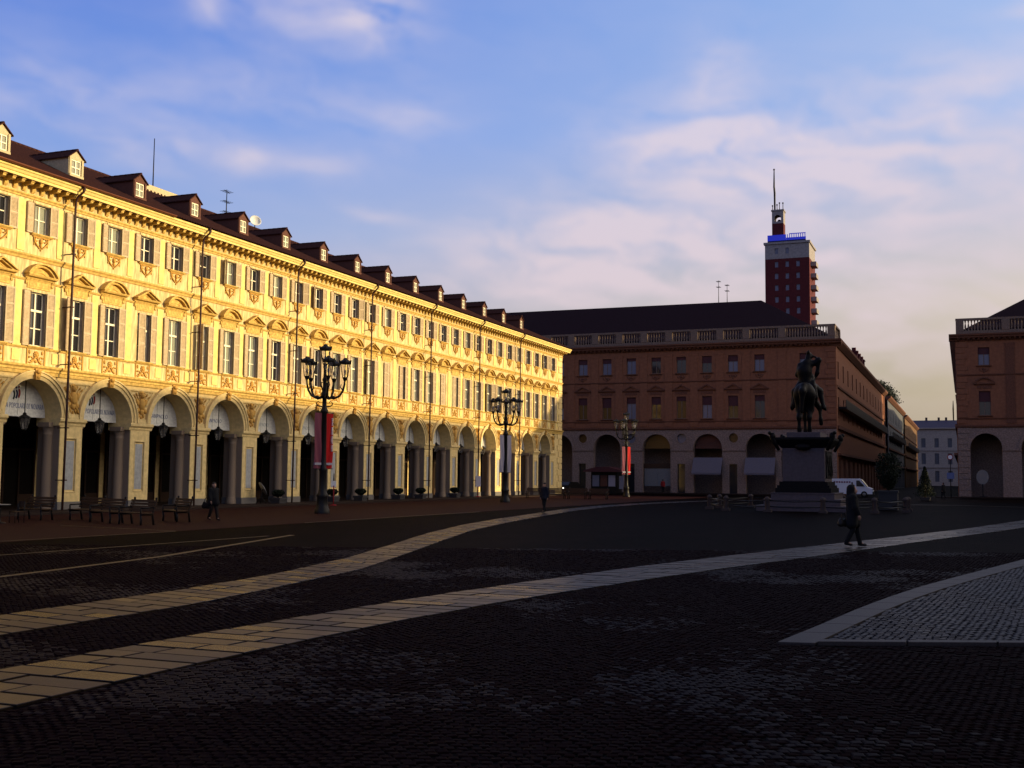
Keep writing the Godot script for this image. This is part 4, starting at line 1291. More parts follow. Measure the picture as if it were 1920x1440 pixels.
func make_blocks() -> void:
	var wins := [-18.3]; var arches := [[-18.3, 1.5]]; var oculi := []
	for k in 11:
		var x := -23.93 - 3.365 * k
		wins.append(x)
		if k % 2 == 0: arches.append([x + 0.05, 1.86])
		else: oculi.append(x)
	wins.sort()
	var B := block("arcaded_block", "long brown shaded block with arches, round windows and balustrade behind the statue", -60.5, -14.6, wins, arches, oculi, -14.6, false)
	var piers := [-15.05, -21.1]
	for k in 12: piers.append(-25.6 - 3.365 * k)
	balustrade(B, -62.0, -14.6, piers, 19.42)
	part(B, "roof", hip_roof(-75.0, -15.3, -0.9, -24.5, 20.1, 26.7, 1, 10.4, M.slate))
	part(B, "inner_wall", box_mesh(M.block, -60.5, 8.45, -92.0, -15.05, 19.41, -0.42))
	part(B, "rear_wall", box_mesh(M.block_stone, -60.5, 0.0, -92.0, -15.05, 8.4, -5.5))
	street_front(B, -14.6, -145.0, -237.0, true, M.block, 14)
	# balustrade returning along the street, and chimneys near its end
	balustrade(B, 0.0, 6.6, [0.45, 6.2], 19.42, Transform3D(Basis(Vector3.UP, PI / 2), Vector3(-14.62, 0, 0)))
	for k in 4: part(B, "chimney", cached("chimney", func():
		var t := surf(); box(t, -0.5, 0, -0.5, 0.5, 2.6, 0.5); box(t, -0.62, 2.3, -0.62, 0.62, 2.45, 0.62); box(t, -0.3, 2.6, -0.3, 0.3, 3.1, 0.3); return done(t, M.brick)), Vector3(-15.6, 19.4, -38.0 - k * 4.6))
	# shop fronts: two pale awnings, a hoarding, a lunette with arcade light painted in amber
	for a in [[-30.55, 1.86], [-23.88, 1.86]]:
		part(B, "awning", cached("awning", func():
			var t := surf()
			extrude(t, PackedVector2Array([Vector2(0.0, 4.68), Vector2(0.06, 4.68), Vector2(1.45, 2.72), Vector2(1.45, 2.5), Vector2(1.41, 2.5), Vector2(1.41, 2.70)]), -1.88, 1.88, Transform3D(Basis(Vector3(0, 0, 1), Vector3(0, 1, 0), Vector3(1, 0, 0)), Vector3.ZERO))
			return done(t, M.awning)), Vector3(a[0], 0, 0))
	for k in 2: part(B, "hoarding_panel", box_mesh(M.hoarding, -39.08 + k * 1.82, 0.95, -0.55, -37.28 + k * 1.82, 3.25, -0.45))
	part(B, "hoarding_beam", box_mesh(M.wood, -39.15, 3.26, -0.6, -35.4, 3.9, -0.4))
	var t := surf(); extrude(t, arc_pts(0, 0, 1.84, 0.0, PI, 20), -0.8, -0.76); part(B, "coloured_lunette", done(t, M.amber), Vector3(-37.25, 5.85, 0))  # warm light of the vault behind is put into the amber colour
	t = surf(); extrude(t, arc_pts(0, 0, 1.84, 0.0, PI, 20), -0.8, -0.76); part(B, "coloured_lunette", done(t, M.dormer_brown), Vector3(-30.55, 5.85, 0))

	# its twin across the street
	var w2 := [2.42]; var a2 := [[2.45, 1.74]]; var o2 := []
	for k in 9:
		var x := 8.1 + 3.365 * k
		w2.append(x)
		if k % 2 == 0: a2.append([x, 1.86])
		else: o2.append(x)
	var C := block("arcaded_block", "dark block with tall arch and balustrade at the right edge of the picture", -0.6, 42.0, w2, a2, o2, -0.6, true)
	var p2 := [-0.15, 4.9]
	for k in 10: p2.append(9.8 + 3.365 * k)
	balustrade(C, -0.6, 42.0, p2, 19.42)
	part(C, "roof", hip_roof(0.2, 48.0, -0.9, -24.5, 20.1, 26.7, -1, 10.4, M.slate))
	part(C, "inner_wall", box_mesh(M.block, -0.15, 8.45, -92.0, 42.0, 19.41, -0.42))
	part(C, "rear_wall", box_mesh(M.block_stone, -0.15, 0.0, -92.0, 42.0, 8.4, -5.5))
	part(C, "rear_roof", gable_roof(0.4, 42.0, -24.6, -91.5, 19.42, 26.5, M.slate))
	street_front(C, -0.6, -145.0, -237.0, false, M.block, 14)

	# the palace across the square, out of the picture on the right, that throws the long shadow
	var E := thing("arcaded_palace", "facing palace beyond the right edge that shades the square", "building", Vector3(28.7, 0, 0), -PI / 2)
	var s := surf(); var ops := []; var up := []
	for k in 30:
		ops.append(["a", -123.0 + 2.7 + ARCH * k, 1.89, 0.0, 4.85])
		for j in 2:
			var x := -123.0 + ARCH * k + 2.69 * j + 1.3
			up.append(["r", x, 0.47, 8.4, 11.15]); up.append(["r", x, 0.47, 14.14, 15.65])
	wall(s, -127.5, 40.0, 0.0, 7.0, ops, 1.1); wall(s, -127.5, 40.0, 7.0, 16.7, up, 0.36)
	part(E, "wall", done(s, M.field))
	s = surf(); box(s, -127.5, 7.0, -16.0, 40.0, 16.8, -0.37); box(s, -127.5, 0.0, -16.0, 40.0, 7.0, -5.0); part(E, "inner_wall", done(s, M.pier))
	s = surf(); moulding(s, [[-0.5, 16.6], [0.74, 16.6], [0.93, 16.9], [0.93, 17.0], [-0.5, 17.0]], -128.4, 40.0); part(E, "cornice", done(s, M.trim))
	part(E, "roof", hip_roof(-128.4, 40.0, 1.0, -17.8, 17.06, 21.5, 0, 0.0, M.tile))

# facade along the street to the north; west side faces east (+x), east side faces west
func street_front(B: Node3D, x: float, z0: float, z1: float, west: bool, m: Material, n: int) -> void:
	var len_ := z0 - z1
	var at := Transform3D(Basis(Vector3.UP, PI / 2 if west else -PI / 2), Vector3(x - B.position.x, 0, (z0 if west else z1) - B.position.z))
	var ops := []; var step := len_ / n
	for i in n:
		var c := step * (i + 0.5)
		ops.append(["r", c, 0.7, 9.7, 12.4]); ops.append(["r", c, 0.7, 14.7, 16.9]); ops.append(["r", c, 1.6, 0.2, 4.6])
	var s := surf(); wall(s, 0.0, len_, 0.0, 18.8, ops, 0.4)
	part(B, "street_wall", done(s, m)).transform = at
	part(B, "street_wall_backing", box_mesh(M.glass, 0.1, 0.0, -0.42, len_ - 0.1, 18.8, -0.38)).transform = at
	s = surf()
	moulding(s, [[-0.3, 18.6], [0.15, 18.6], [0.75, 19.1], [0.8, 19.4], [-0.3, 19.4]], 0.0, len_)
	part(B, "street_cornice", done(s, M.block_trim)).transform = at
	s = surf()
	moulding(s, [[0, 8.3], [0.3, 8.3], [0.35, 8.7], [0, 8.7]], 0.6, len_); moulding(s, [[0, 13.5], [0.15, 13.5], [0.2, 13.75], [0, 13.75]], 0.6, len_); moulding(s, [[0, 5.0], [0.5, 5.0], [0.5, 5.3], [0, 5.3]], 0.6, len_)
	part(B, "street_string_course", done(s, M.block_trim)).transform = at
	if west:
		s = surf(); box(s, 3.0, 10.9, 0.0, len_ - 6.0, 11.15, 1.0); box(s, 3.0, 11.15, 0.9, len_ - 6.0, 12.05, 0.97)
		part(B, "balcony", done(s, M.iron)).transform = at
	for i in n:
		var c := step * (i + 0.5)
		for r in [[9.7, 2.7], [14.7, 2.2]]:
			part(B, "window", cached("swin%.1f" % r[1], func():
				var t := surf()
				var h: float = r[1]
				for e in [[-0.7, 0.0, -0.6, h], [0.6, 0.0, 0.7, h], [-0.04, 0.0, 0.04, h], [-0.6, h - 0.1, -0.04, h], [0.04, h - 0.1, 0.6, h]]: box(t, e[0], e[1], -0.36, e[2], e[3], -0.28)
				return done(t, M.block_pale))).transform = at * Transform3D(Basis(), Vector3(c, r[0], 0))
	for c in [0.5, len_ - 0.6]:
		s = surf(); cbox(s, -0.5, 0.0, 0, 0.5, 18.6, 0.12, 0.03); part(B, "street_pilaster", done(s, m)).transform = at * Transform3D(Basis(), Vector3(c, 0, 0))

func make_street() -> void:
	var data := [["street_house", "grey house further up the street with a roof garden", -14.6, -247.0, -312.0, true, M.street_grey], ["street_house", "ochre house at the far left end of the street", -14.6, -320.0, -405.0, true, M.street_ochre],
		["street_house", "second house up the right side of the street, mostly hidden", -0.6, -247.0, -312.0, false, M.street_grey], ["street_house", "last house up the right side of the street, hidden by its neighbours", -0.6, -320.0, -405.0, false, M.street_ochre]]
	for e in data:
		var B := thing(e[0], e[1], "building", Vector3(0, 0, e[3]))
		var x0: float = e[2] - 40.0 if e[5] else e[2]
		var l: float = e[3] - e[4]
		part(B, "wall", box_mesh(e[6], x0 + (0.0 if e[5] else 0.45), 0.0, -l + 0.02, x0 + 40.0 - (0.45 if e[5] else 0.0), 19.4, 0.0))
		part(B, "roof", hip_roof(x0 + 1.5, x0 + 38.5, -1.0, -l + 1.0, 19.4, 22.0, 1 if e[5] else -1, 8.0, M.slate))
		street_front(B, e[2], e[3], e[4], e[5], e[6], 10)
	# royal building that closes the street
	var R := thing("end_palace", "pale grey palace with violet slate roof closing the far end of the street", "building", Vector3(0, 0, -450))
	var ops := []
	for i in 22:
		var x := -60.0 + i * 4.6
		ops.append(["r", x, 0.75, 1.5, 5.5]); ops.append(["r", x, 0.75, 8.0, 12.0]); ops.append(["r", x, 0.75, 14.2, 17.6])
	var s := surf(); wall(s, -64.0, 42.0, 0.0, 21.0, ops, 0.5); part(R, "wall", done(s, M.royal))
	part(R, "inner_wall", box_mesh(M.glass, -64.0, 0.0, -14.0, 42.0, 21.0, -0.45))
	for i in range(8, 15):
		var x := -60.0 + i * 4.6
		for r in [[1.5, 4.0], [8.0, 4.0], [14.2, 3.4]]:
			part(R, "window", cached("rwin%.1f" % r[1], func(): return box_mesh(M.street_grey, -0.75, 0.0, -0.42, 0.75, r[1], -0.36)), Vector3(x, r[0], 0))
	s = surf(); moulding(s, [[-0.3, 20.7], [0.2, 20.7], [0.9, 21.1], [0.9, 21.5], [-0.3, 21.5]], -64.0, 42.0); moulding(s, [[0, 12.9], [0.3, 12.9], [0.35, 13.3], [0, 13.3]], -64.0, 42.0); moulding(s, [[0, 6.6], [0.3, 6.6], [0.35, 7.0], [0, 7.0]], -64.0, 42.0)
	part(R, "cornice", done(s, M.royal))
	var rf := part(R, "roof", hip_roof(-65.0, 43.0, 0.5, -14.0, 21.5, 24.6, 0, 0.0, M.royal_roof))
	for x in [-13.0, -8.6, -6.0]: part(rf, "chimney", box_mesh(M.block_dark, x - 0.4, 24.0, -7.6, x + 0.4, 25.7, -6.8))
	s = surf(); tube(s, [Vector3(-3.4, 24.4, -7.0), Vector3(-3.4, 28.9, -7.0), Vector3(-3.4, 32.0, -7.0)], [0.22, 0.30, 0.10], 6); part(rf, "flagpole", done(s, M.iron))

# ------------------------------------------------------------------ brick tower
func make_tower() -> void:
	var x0 := -52.55; var x1 := -40.05; var z0 := -330.0; var d := 14.0
	var T := thing("brick_tower", "tall red brick tower with stone top, blue roof sign and flagpole", "tower", Vector3((x0 + x1) / 2, 0, z0))
	var hw := (x1 - x0) / 2
	var ops := []; var stone := []
	for r in 14:
		for c in 3: ops.append(["r", -3.0 + c * 3.05, 0.5, 63.1 - r * 3.42, 64.75 - r * 3.42])
	for c in [-3.0, 0.05]: stone.append(["r", c, 0.5, 67.0, 68.7])
	var s := surf(); wall(s, -hw, hw, 0.0, 65.6, ops, 0.4); box(s, -hw, 0.0, -d, hw, 65.6, -0.42); part(T, "brick_wall", done(s, M.brick))
	s = surf(); wall(s, -hw, hw, 65.6, 69.9, stone, 0.4); box(s, -hw, 65.6, -d, hw, 69.9, -0.42); part(T, "stone_crown", done(s, M.tower_stone))
	s = surf(); box(s, -hw - 0.35, 69.9, -d - 0.35, hw + 0.35, 70.5, 0.35); part(T, "parapet", done(s, M.tower_stone))
	for o in ops + stone: part(T, "window", cached("twin", func():
		var t := surf(); box(t, -0.5, 0, -0.36, 0.5, 1.7, -0.3); return done(t, M.tower_pane)), Vector3(o[1], o[3], 0))
	# balconies on the sunlit side
	for k in 16:
		part(T, "balcony", cached("tbal", func():
			var t := surf(); box(t, 0, 0, -8.5, 1.55, 0.22, -3.5); box(t, 1.45, 0.22, -8.5, 1.55, 1.25, -3.5); box(t, 0, 0.22, -3.6, 1.45, 1.25, -3.5); box(t, 0, 0.22, -8.5, 1.45, 1.25, -8.4); return done(t, M.tower_stone)), Vector3(hw, 63.6 - k * 3.42, 0))
	# turret with an open belfry and mast
	var tx := -hw + 3.35
	s = surf(); box(s, tx - 1.65, 70.5, -6.2, tx + 1.65, 76.6, -2.6)
	var tu := part(T, "turret", done(s, M.brick))
	s = surf()
	wall(s, tx - 1.65, tx + 1.65, 76.6, 80.3, [["a", tx, 0.95, 77.2, 78.2]], 0.5, -2.6); wall(s, tx - 1.65, tx + 1.65, 76.6, 80.3, [["a", tx, 0.95, 77.2, 78.2]], 0.5, -5.7)
	box(s, tx - 1.65, 76.6, -6.2, tx - 1.25, 80.3, -2.62); box(s, tx + 1.25, 76.6, -6.2, tx + 1.65, 80.3, -2.62); box(s, tx - 1.85, 80.3, -6.4, tx + 1.85, 80.7, -2.4)
	part(tu, "belfry", done(s, M.tower_stone))
	s = surf(); ball(s, Vector3(tx + 0.2, 77.6, -4.4), Vector3(0.55, 0.5, 0.55), 8, 5); part(tu, "dish_aerial", done(s, M.iron))
	s = surf(); tube(s, [Vector3(tx - 1.0, 80.6, -4), Vector3(tx - 1.0, 86.0, -4), Vector3(tx - 1.15, 88.0, -4), Vector3(tx - 1.1, 93.0, -4)], [0.24, 0.30, 0.26, 0.14], 6); ball(s, Vector3(tx - 1.1, 93.1, -4), Vector3(0.3, 0.3, 0.3), 6, 4); part(tu, "mast", done(s, M.iron))
	for e in [[-0.2, 1.6], [0.5, 2.1], [1.5, 2.0], [-1.5, 1.4]]:
		s = surf(); tube(s, [Vector3(tx + e[0], 80.6, -3), Vector3(tx + e[0], 80.6 + e[1], -3)], [0.12, 0.10], 5); ball(s, Vector3(tx + e[0], 80.6 + e[1], -3), Vector3(0.26, 0.26, 0.26), 6, 4); part(tu, "aerial", done(s, M.iron))
	# blue letters of the roof sign, glowing faintly, on their frame
	var blue := mat(lin(0.02, 0.025, 0.35), 0.5)
	blue.emission_enabled = true; blue.emission = lin(0.02, 0.03, 0.42); blue.emission_energy_multiplier = 0.5
	s = surf(); box(s, -hw + 0.7, 70.55, -0.5, hw - 0.9, 71.0, -0.4)
	var sg := part(T, "roof_sign_frame", done(s, M.mark_navy))
	part(sg, "sign_panel", box_mesh(blue, -hw + 0.7, 71.0, -0.46, -hw + 6.0, 72.7, -0.36))
	part(sg, "sign_panel", box_mesh(blue, -hw + 6.02, 71.0, -0.46, hw - 0.9, 71.75, -0.36))
	for i in 9: part(sg, "sign_upright", box_mesh(blue, -hw + 6.3 + i * 0.62, 71.76, -0.46, -hw + 6.52 + i * 0.62, 72.7, -0.36))
	part(sg, "sign_rail", box_mesh(blue, -hw + 6.9, 72.71, -0.46, hw - 0.95, 72.95, -0.36))

# ------------------------------------------------------------------ street lamps with banners
func add_lantern(parent: Node3D, at: Vector3) -> void:
	var iron := cached("lampframe", func():
		var s := surf()
		lathe(s, [[0.05, -0.12], [0.10, -0.06], [0.12, 0.0], [0.15, 0.05], [0.15, 0.09]], 6, Vector3.ZERO, false)
		for k in 6:
			var a := TAU * k / 6
			tube(s, [Vector3(cos(a) * 0.15, 0.08, sin(a) * 0.15), Vector3(cos(a) * 0.27, 0.80, sin(a) * 0.27)], [0.022], 4)
			ball(s, Vector3(cos(a) * 0.34, 0.94, sin(a) * 0.34), Vector3(0.045, 0.07, 0.045), 5, 4)
		lathe(s, [[0.26, 0.78], [0.36, 0.80], [0.37, 0.88], [0.34, 0.92], [0.22, 0.98], [0.13, 1.03], [0.10, 1.10], [0.0, 1.13]], 6, Vector3.ZERO, false)
		lathe(s, [[0.0, 0.79], [0.26, 0.785]], 6, Vector3.ZERO, false)
		return done(s, M.iron))
	var glass := cached("lampglass", func():
		var s := surf(); lathe(s, [[0.14, 0.09], [0.262, 0.78]], 6, Vector3.ZERO, false); return done(s, M.lamp_glass))
	var burner := cached("lampburner", func():
		var s := surf(); ball(s, Vector3(0, 0.36, 0), Vector3(0.06, 0.16, 0.06), 7, 5); tube(s, [Vector3(0, 0.05, 0), Vector3(0, 0.25, 0)], [0.03], 5); return done(s, M.white_cloth))
	var l := part(parent, "lantern", iron, at)
	part(l, "glass", glass); part(l, "burner", burner)

func make_lamps() -> void:
	var shaft := cached("lampshaft", func():
		var s := surf()
		lathe(s, [[0.40, 0.0], [0.40, 0.22], [0.34, 0.28], [0.30, 0.50], [0.28, 0.85], [0.33, 0.95], [0.24, 1.06], [0.19, 1.30], [0.185, 2.20], [0.225, 2.28], [0.17, 2.40], [0.15, 3.0], [0.135, 5.2], [0.20, 5.28], [0.20, 5.40], [0.12, 5.55], [0.11, 6.0], [0.20, 6.10], [0.20, 6.30], [0.11, 6.45], [0.10, 6.9], [0.15, 7.0], [0.09, 7.15], [0.08, 7.6], [0.12, 7.68], [0.06, 7.8]], 12)
		return done(s, M.iron))
	var arm := cached("lamparm", func():
		var s := surf()
		var pts := []
		for e in [[0.08, 6.22], [0.25, 6.06], [0.50, 6.02], [0.78, 6.16], [0.95, 6.42], [1.03, 6.75], [1.05, 7.0]]: pts.append(Vector3(e[0], e[1], 0))
		tube(s, pts, [0.05, 0.05, 0.055, 0.06, 0.06, 0.055, 0.05], 6)
		ball(s, Vector3(0.45, 6.08, 0), Vector3(0.13, 0.09, 0.08), 7, 4)
		tube(s, [Vector3(0.95, 6.45, 0), Vector3(0.82, 6.62, 0), Vector3(0.86, 6.78, 0)], [0.035, 0.03, 0.02], 5)
		tube(s, [Vector3(0.10, 6.22, 0), Vector3(0.14, 6.5, 0), Vector3(0.26, 6.74, 0), Vector3(0.24, 6.88, 0), Vector3(0.13, 6.86, 0)], [0.03, 0.03, 0.025, 0.02], 5)
		return done(s, M.iron))
	var scroll := cached("lampscroll", func():
		var s := surf()
		for sd in [-1.0, 1.0]:
			var pts := []
			for k in 11:
				var a := -PI * 0.5 + k * 0.42; var r := 0.14 - k * 0.007
				pts.append(Vector3(sd * (0.30 + cos(a) * r), 5.76 + sin(a) * r, 0))
			pts.push_front(Vector3(sd * 0.10, 5.58, 0))
			tube(s, pts, [0.04, 0.038, 0.035, 0.03, 0.025], 5)
		return done(s, M.iron))
	var data := [[Vector3(-31.2, 0, -51.7), "left", "nearest cast-iron street lamp with mauve and red banners"], [Vector3(-33.4, 0, -82.6), "mid", "second cast-iron street lamp carrying two white banners"], [Vector3(-33.0, 0, -115.5), "far", "farthest cast-iron street lamp with pink and red banners before the brown block"]]
	for i in 3:
		var L := thing("street_lamp", data[i][2], "street lamp", data[i][0], [0.0, 0.3, 0.6][i], "cast-iron lamps along the palace")
		part(L, "post", shaft); part(L, "scroll_bracket", scroll, Vector3.ZERO, Vector3(0, 0.55, 0))
		for k in 5:
			var a := deg_to_rad(72.0 * k + 22.0)
			part(L, "arm", arm, Vector3.ZERO, Vector3(0, a, 0))
			add_lantern(L, Vector3(cos(a) * 1.05, 7.06, -sin(a) * 1.05))
		add_lantern(L, Vector3(0, 7.78, 0))
		# banners hang from arms on both sides of the post, a thing of their own each
		var cols := [[M.mauve_cloth, M.red_cloth], [M.white_cloth, M.white_cloth], [M.mauve_cloth, M.red_cloth]][i] as Array
		for sd in 2:
			var dir := 1.0 if sd == 0 else -1.0
			var words: String = [["mauve banner hanging left of the nearest lamp post", "bright red banner with white lettering on the nearest lamp post"], ["white banner on the left side of the second lamp post", "white banner on the right side of the second lamp post"], ["pink banner on the farthest lamp post", "narrow red banner on the farthest lamp post"]][i][sd]
			var turn: float = [deg_to_rad(76.0), deg_to_rad(70.0), deg_to_rad(66.0)][i]
			var Bn := thing("banner", words, "banner", data[i][0] + Vector3(0, 5.25, 0), turn + PI, "banners on the lamp posts")
			var s := surf()
			# a slightly rippled sheet
			var n := 14; var w := 0.50
			for a in n:
				for b in 5:
					var f := func(p, q): return Vector3(dir * (0.17 + w * q / 5.0), -2.9 * p / n, 0.035 * sin(q * 1.3 + p * 0.5 + i) * (0.3 + p / float(n)))
					var p0: Vector3 = f.call(a, b); var p1: Vector3 = f.call(a + 1, b); var p2: Vector3 = f.call(a + 1, b + 1); var p3: Vector3 = f.call(a, b + 1)
					quad(s, p0, p1, p2, p3)
					var t := Vector3(0, 0, -0.008)
					quad(s, p3 + t, p2 + t, p1 + t, p0 + t)
			part(Bn, "cloth", done(s, cols[sd]))
			s = surf()
			for y in [0.03, -2.92]: tube(s, [Vector3(dir * 0.05, y, 0), Vector3(dir * 0.70, y, 0)], [0.022], 5)
			part(Bn, "banner_rod", done(s, M.iron))
			if i != 1:
				part(Bn, "white_band", box_mesh(M.white_cloth, dir * 0.19 if dir > 0 else -0.65, -2.72, -0.06, dir * 0.65 if dir > 0 else -0.19, -2.60, 0.06 if sd == 0 else 0.062))
			if i == 0 and sd == 1:
				# a column of small white characters, too small to read
				var r := RandomNumberGenerator.new(); r.seed = 4
				s = surf()
				for k in 34:
					if k % 9 == 8: continue
					var y := -0.28 - k * 0.052
					var g := r.randf_range(0.045, 0.075)
					box(s, -0.60, y, -0.075, -0.60 + g, y + 0.034, 0.075)
				part(Bn, "lettering", done(s, M.white))

# ------------------------------------------------------------------ equestrian statue
func make_statue() -> void:
	var S := thing("equestrian_statue", "dark bronze rider on horseback high on a stone pedestal", "statue", Vector3(-9.5, 0, -76.0))
	var stone := mat(lin(0.092, 0.074, 0.083), 0.7, "soft", 0.6, 0.15)
	for e in [["step", 3.5, 0.0, 0.35], ["step", 3.1, 0.35, 0.75], ["step", 2.7, 0.75, 1.15]]:
		var s := surf(); var h: float = e[1]
		var hx := h - 0.75
		box(s, -hx, e[2], -h, hx, e[3] - 0.06, h); box(s, -hx - 0.04, e[3] - 0.06, -h - 0.04, hx + 0.04, e[3], h + 0.04)
		part(S, e[0], done(s, stone))
	var s := surf()
	for e in [[1.72, 1.15, 1.45], [1.62, 1.45, 1.62], [1.50, 1.62, 1.85]]: box(s, -e[0], e[1], -e[0] - 0.7, e[0], e[2], e[0] + 0.7)
	part(S, "pedestal_base", done(s, M.bronze))
	s = surf(); cbox(s, -1.33, 1.85, -2.0, 1.33, 4.0, 2.0, 0.04)
	part(S, "pedestal", done(s, stone))
	for e in [1.0, -1.0]:
		s = surf(); box(s, minf(e * 1.331, e * 1.40), 2.1, -1.7, maxf(e * 1.331, e * 1.40), 3.8, 1.7)
		for k in 12: ball(s, Vector3(e * 1.40, 2.5 + 0.28 * (k % 4), -1.3 + 0.24 * k), Vector3(0.08, 0.34, 0.14), 6, 4)
		part(S, "relief_panel", done(s, M.bronze))
	s = surf()
	var prev := [1.38, 4.0]
	for e in [[1.45, 4.08], [1.62, 4.30], [1.80, 4.52], [1.80, 4.66]]:
		var a: float = prev[0]; var b: float = e[0]; var y0: float = prev[1]; var y1: float = e[1]
		var lo := [Vector3(-a, y0, -a - 0.65), Vector3(a, y0, -a - 0.65), Vector3(a, y0, a + 0.65), Vector3(-a, y0, a + 0.65)]
		var hi := [Vector3(-b, y1, -b - 0.65), Vector3(b, y1, -b - 0.65), Vector3(b, y1, b + 0.65), Vector3(-b, y1, b + 0.65)]
		for i in 4: quad(s, lo[i], lo[(i + 1) % 4], hi[(i + 1) % 4], hi[i])
		prev = e
	quad(s, Vector3(-1.8, 4.66, -2.45), Vector3(1.8, 4.66, -2.45), Vector3(1.8, 4.66, 2.45), Vector3(-1.8, 4.66, 2.45))
	ball(s, Vector3(0, 4.05, 2.2), Vector3(0.55, 0.22, 0.25), 9, 5)
	part(S, "pedestal_cornice", done(s, M.bronze))
	for c in [[-1, -1], [1, -1], [1, 1], [-1, 1]]:
		s = surf(); ball(s, Vector3(c[0] * 1.85, 4.72, c[1] * 2.45), Vector3(0.20, 0.26, 0.20), 8, 5); ball(s, Vector3(c[0] * 2.0, 4.92, c[1] * 2.6), Vector3(0.13, 0.13, 0.13), 7, 4)
		tube(s, [Vector3(c[0] * 1.5, 3.85, c[1] * 2.15), Vector3(c[0] * 1.72, 4.3, c[1] * 2.35), Vector3(c[0] * 1.9, 4.7, c[1] * 2.5)], [0.10, 0.14, 0.16], 6)
		part(S, "corner_ornament", done(s, M.bronze))
	s = surf(); cbox(s, -1.05, 4.66, -1.9, 1.05, 5.0, 1.9, 0.02); part(S, "statue_plinth", done(s, stone))
	var y := Vector3(0, 5.0, 0)
	var b := []
	var j := func(p: Vector3, r: float, q: Vector3, t: float): b.append([y + p, r, y + q, t])
	# horse, head away from us
	j.call(Vector3(0, 2.62, 1.05), 0.64, Vector3(0, 2.50, 0.1), 0.60); j.call(Vector3(0, 2.50, 0.1), 0.60, Vector3(0, 2.55, -0.85), 0.56)
	j.call(Vector3(0, 2.75, -1.0), 0.46, Vector3(0.05, 3.65, -1.65), 0.27); j.call(Vector3(0.05, 3.70, -1.7), 0.25, Vector3(0.10, 3.2, -2.25), 0.13)
	j.call(Vector3(-0.06, 3.9, -1.62), 0.06, Vector3(-0.08, 4.08, -1.62), 0.03); j.call(Vector3(0.16, 3.9, -1.62), 0.06, Vector3(0.18, 4.08, -1.62), 0.03)
	j.call(Vector3(-0.30, 2.4, 1.05), 0.40, Vector3(-0.33, 1.55, 0.85), 0.24); j.call(Vector3(-0.33, 1.55, 0.85), 0.24, Vector3(-0.33, 0.98, 1.32), 0.13); j.call(Vector3(-0.33, 0.98, 1.32), 0.13, Vector3(-0.33, 0.26, 1.2), 0.10); j.call(Vector3(-0.33, 0.26, 1.2), 0.10, Vector3(-0.33, 0.10, 1.10), 0.15)
	j.call(Vector3(0.30, 2.4, 1.0), 0.40, Vector3(0.28, 1.55, 0.6), 0.24); j.call(Vector3(0.28, 1.55, 0.6), 0.24, Vector3(0.26, 0.98, 0.9), 0.13); j.call(Vector3(0.26, 0.98, 0.9), 0.13, Vector3(0.25, 0.26, 0.72), 0.10); j.call(Vector3(0.25, 0.26, 0.72), 0.10, Vector3(0.25, 0.10, 0.62), 0.15)
	j.call(Vector3(-0.26, 2.2, -0.9), 0.28, Vector3(-0.24, 1.1, -0.95), 0.13); j.call(Vector3(-0.24, 1.1, -0.95), 0.13, Vector3(-0.22, 0.26, -0.92), 0.09); j.call(Vector3(-0.22, 0.26, -0.92), 0.09, Vector3(-0.22, 0.10, -1.0), 0.14)
	j.call(Vector3(0.30, 2.25, -0.95), 0.28, Vector3(0.66, 1.75, -1.45), 0.15); j.call(Vector3(0.66, 1.75, -1.45), 0.14, Vector3(0.74, 0.95, -1.2), 0.09); j.call(Vector3(0.74, 0.95, -1.2), 0.10, Vector3(0.76, 0.68, -1.3), 0.14)
	j.call(Vector3(0, 3.0, 1.55), 0.15, Vector3(-0.02, 2.6, 1.92), 0.20); j.call(Vector3(-0.02, 2.6, 1.92), 0.20, Vector3(-0.10, 1.3, 1.85), 0.10)
	part(S, "horse", body_mesh(b, 0.075, 0.22, M.bronze))
	b.clear()
	# saddle cloth and rider
	j.call(Vector3(-0.50, 2.95, 0.35), 0.20, Vector3(-0.70, 1.85, 0.45), 0.24); j.call(Vector3(0.50, 2.95, 0.35), 0.20, Vector3(0.62, 2.3, 0.45), 0.18); j.call(Vector3(-0.4, 3.1, 0.3), 0.22, Vector3(0.4, 3.1, 0.3), 0.22)
	j.call(Vector3(-0.05, 3.30, 0.15), 0.40, Vector3(-0.08, 4.05, 0.22), 0.44); j.call(Vector3(-0.08, 4.05, 0.22), 0.44, Vector3(0.05, 4.48, 0.15), 0.36)
	j.call(Vector3(0.08, 4.6, 0.12), 0.16, Vector3(0.16, 4.95, 0.06), 0.15); j.call(Vector3(0.18, 5.02, 0.0), 0.20, Vector3(0.20, 5.12, -0.04), 0.18); j.call(Vector3(0.14, 5.28, 0.10), 0.12, Vector3(0.20, 5.36, 0.28), 0.08); j.call(Vector3(0.40, 5.06, -0.05), 0.07, Vector3(0.62, 4.98, 0.0), 0.07)
	j.call(Vector3(0.36, 4.50, 0.12), 0.19, Vector3(0.82, 4.78, 0.10), 0.14); j.call(Vector3(0.82, 4.78, 0.10), 0.14, Vector3(0.70, 3.95, 0.0), 0.11); j.call(Vector3(0.70, 3.95, 0.0), 0.12, Vector3(0.60, 3.75, -0.1), 0.10)
	j.call(Vector3(-0.38, 4.45, 0.15), 0.19, Vector3(-0.55, 3.85, 0.0), 0.15); j.call(Vector3(-0.55, 3.85, 0.0), 0.15, Vector3(-0.25, 3.55, -0.55), 0.10)
	j.call(Vector3(0.28, 3.2, 0.1), 0.28, Vector3(0.80, 2.75, -0.35), 0.21); j.call(Vector3(0.80, 2.75, -0.35), 0.20, Vector3(1.05, 1.72, -0.2), 0.12); j.call(Vector3(1.05, 1.68, -0.15), 0.13, Vector3(1.14, 1.56, -0.5), 0.10)
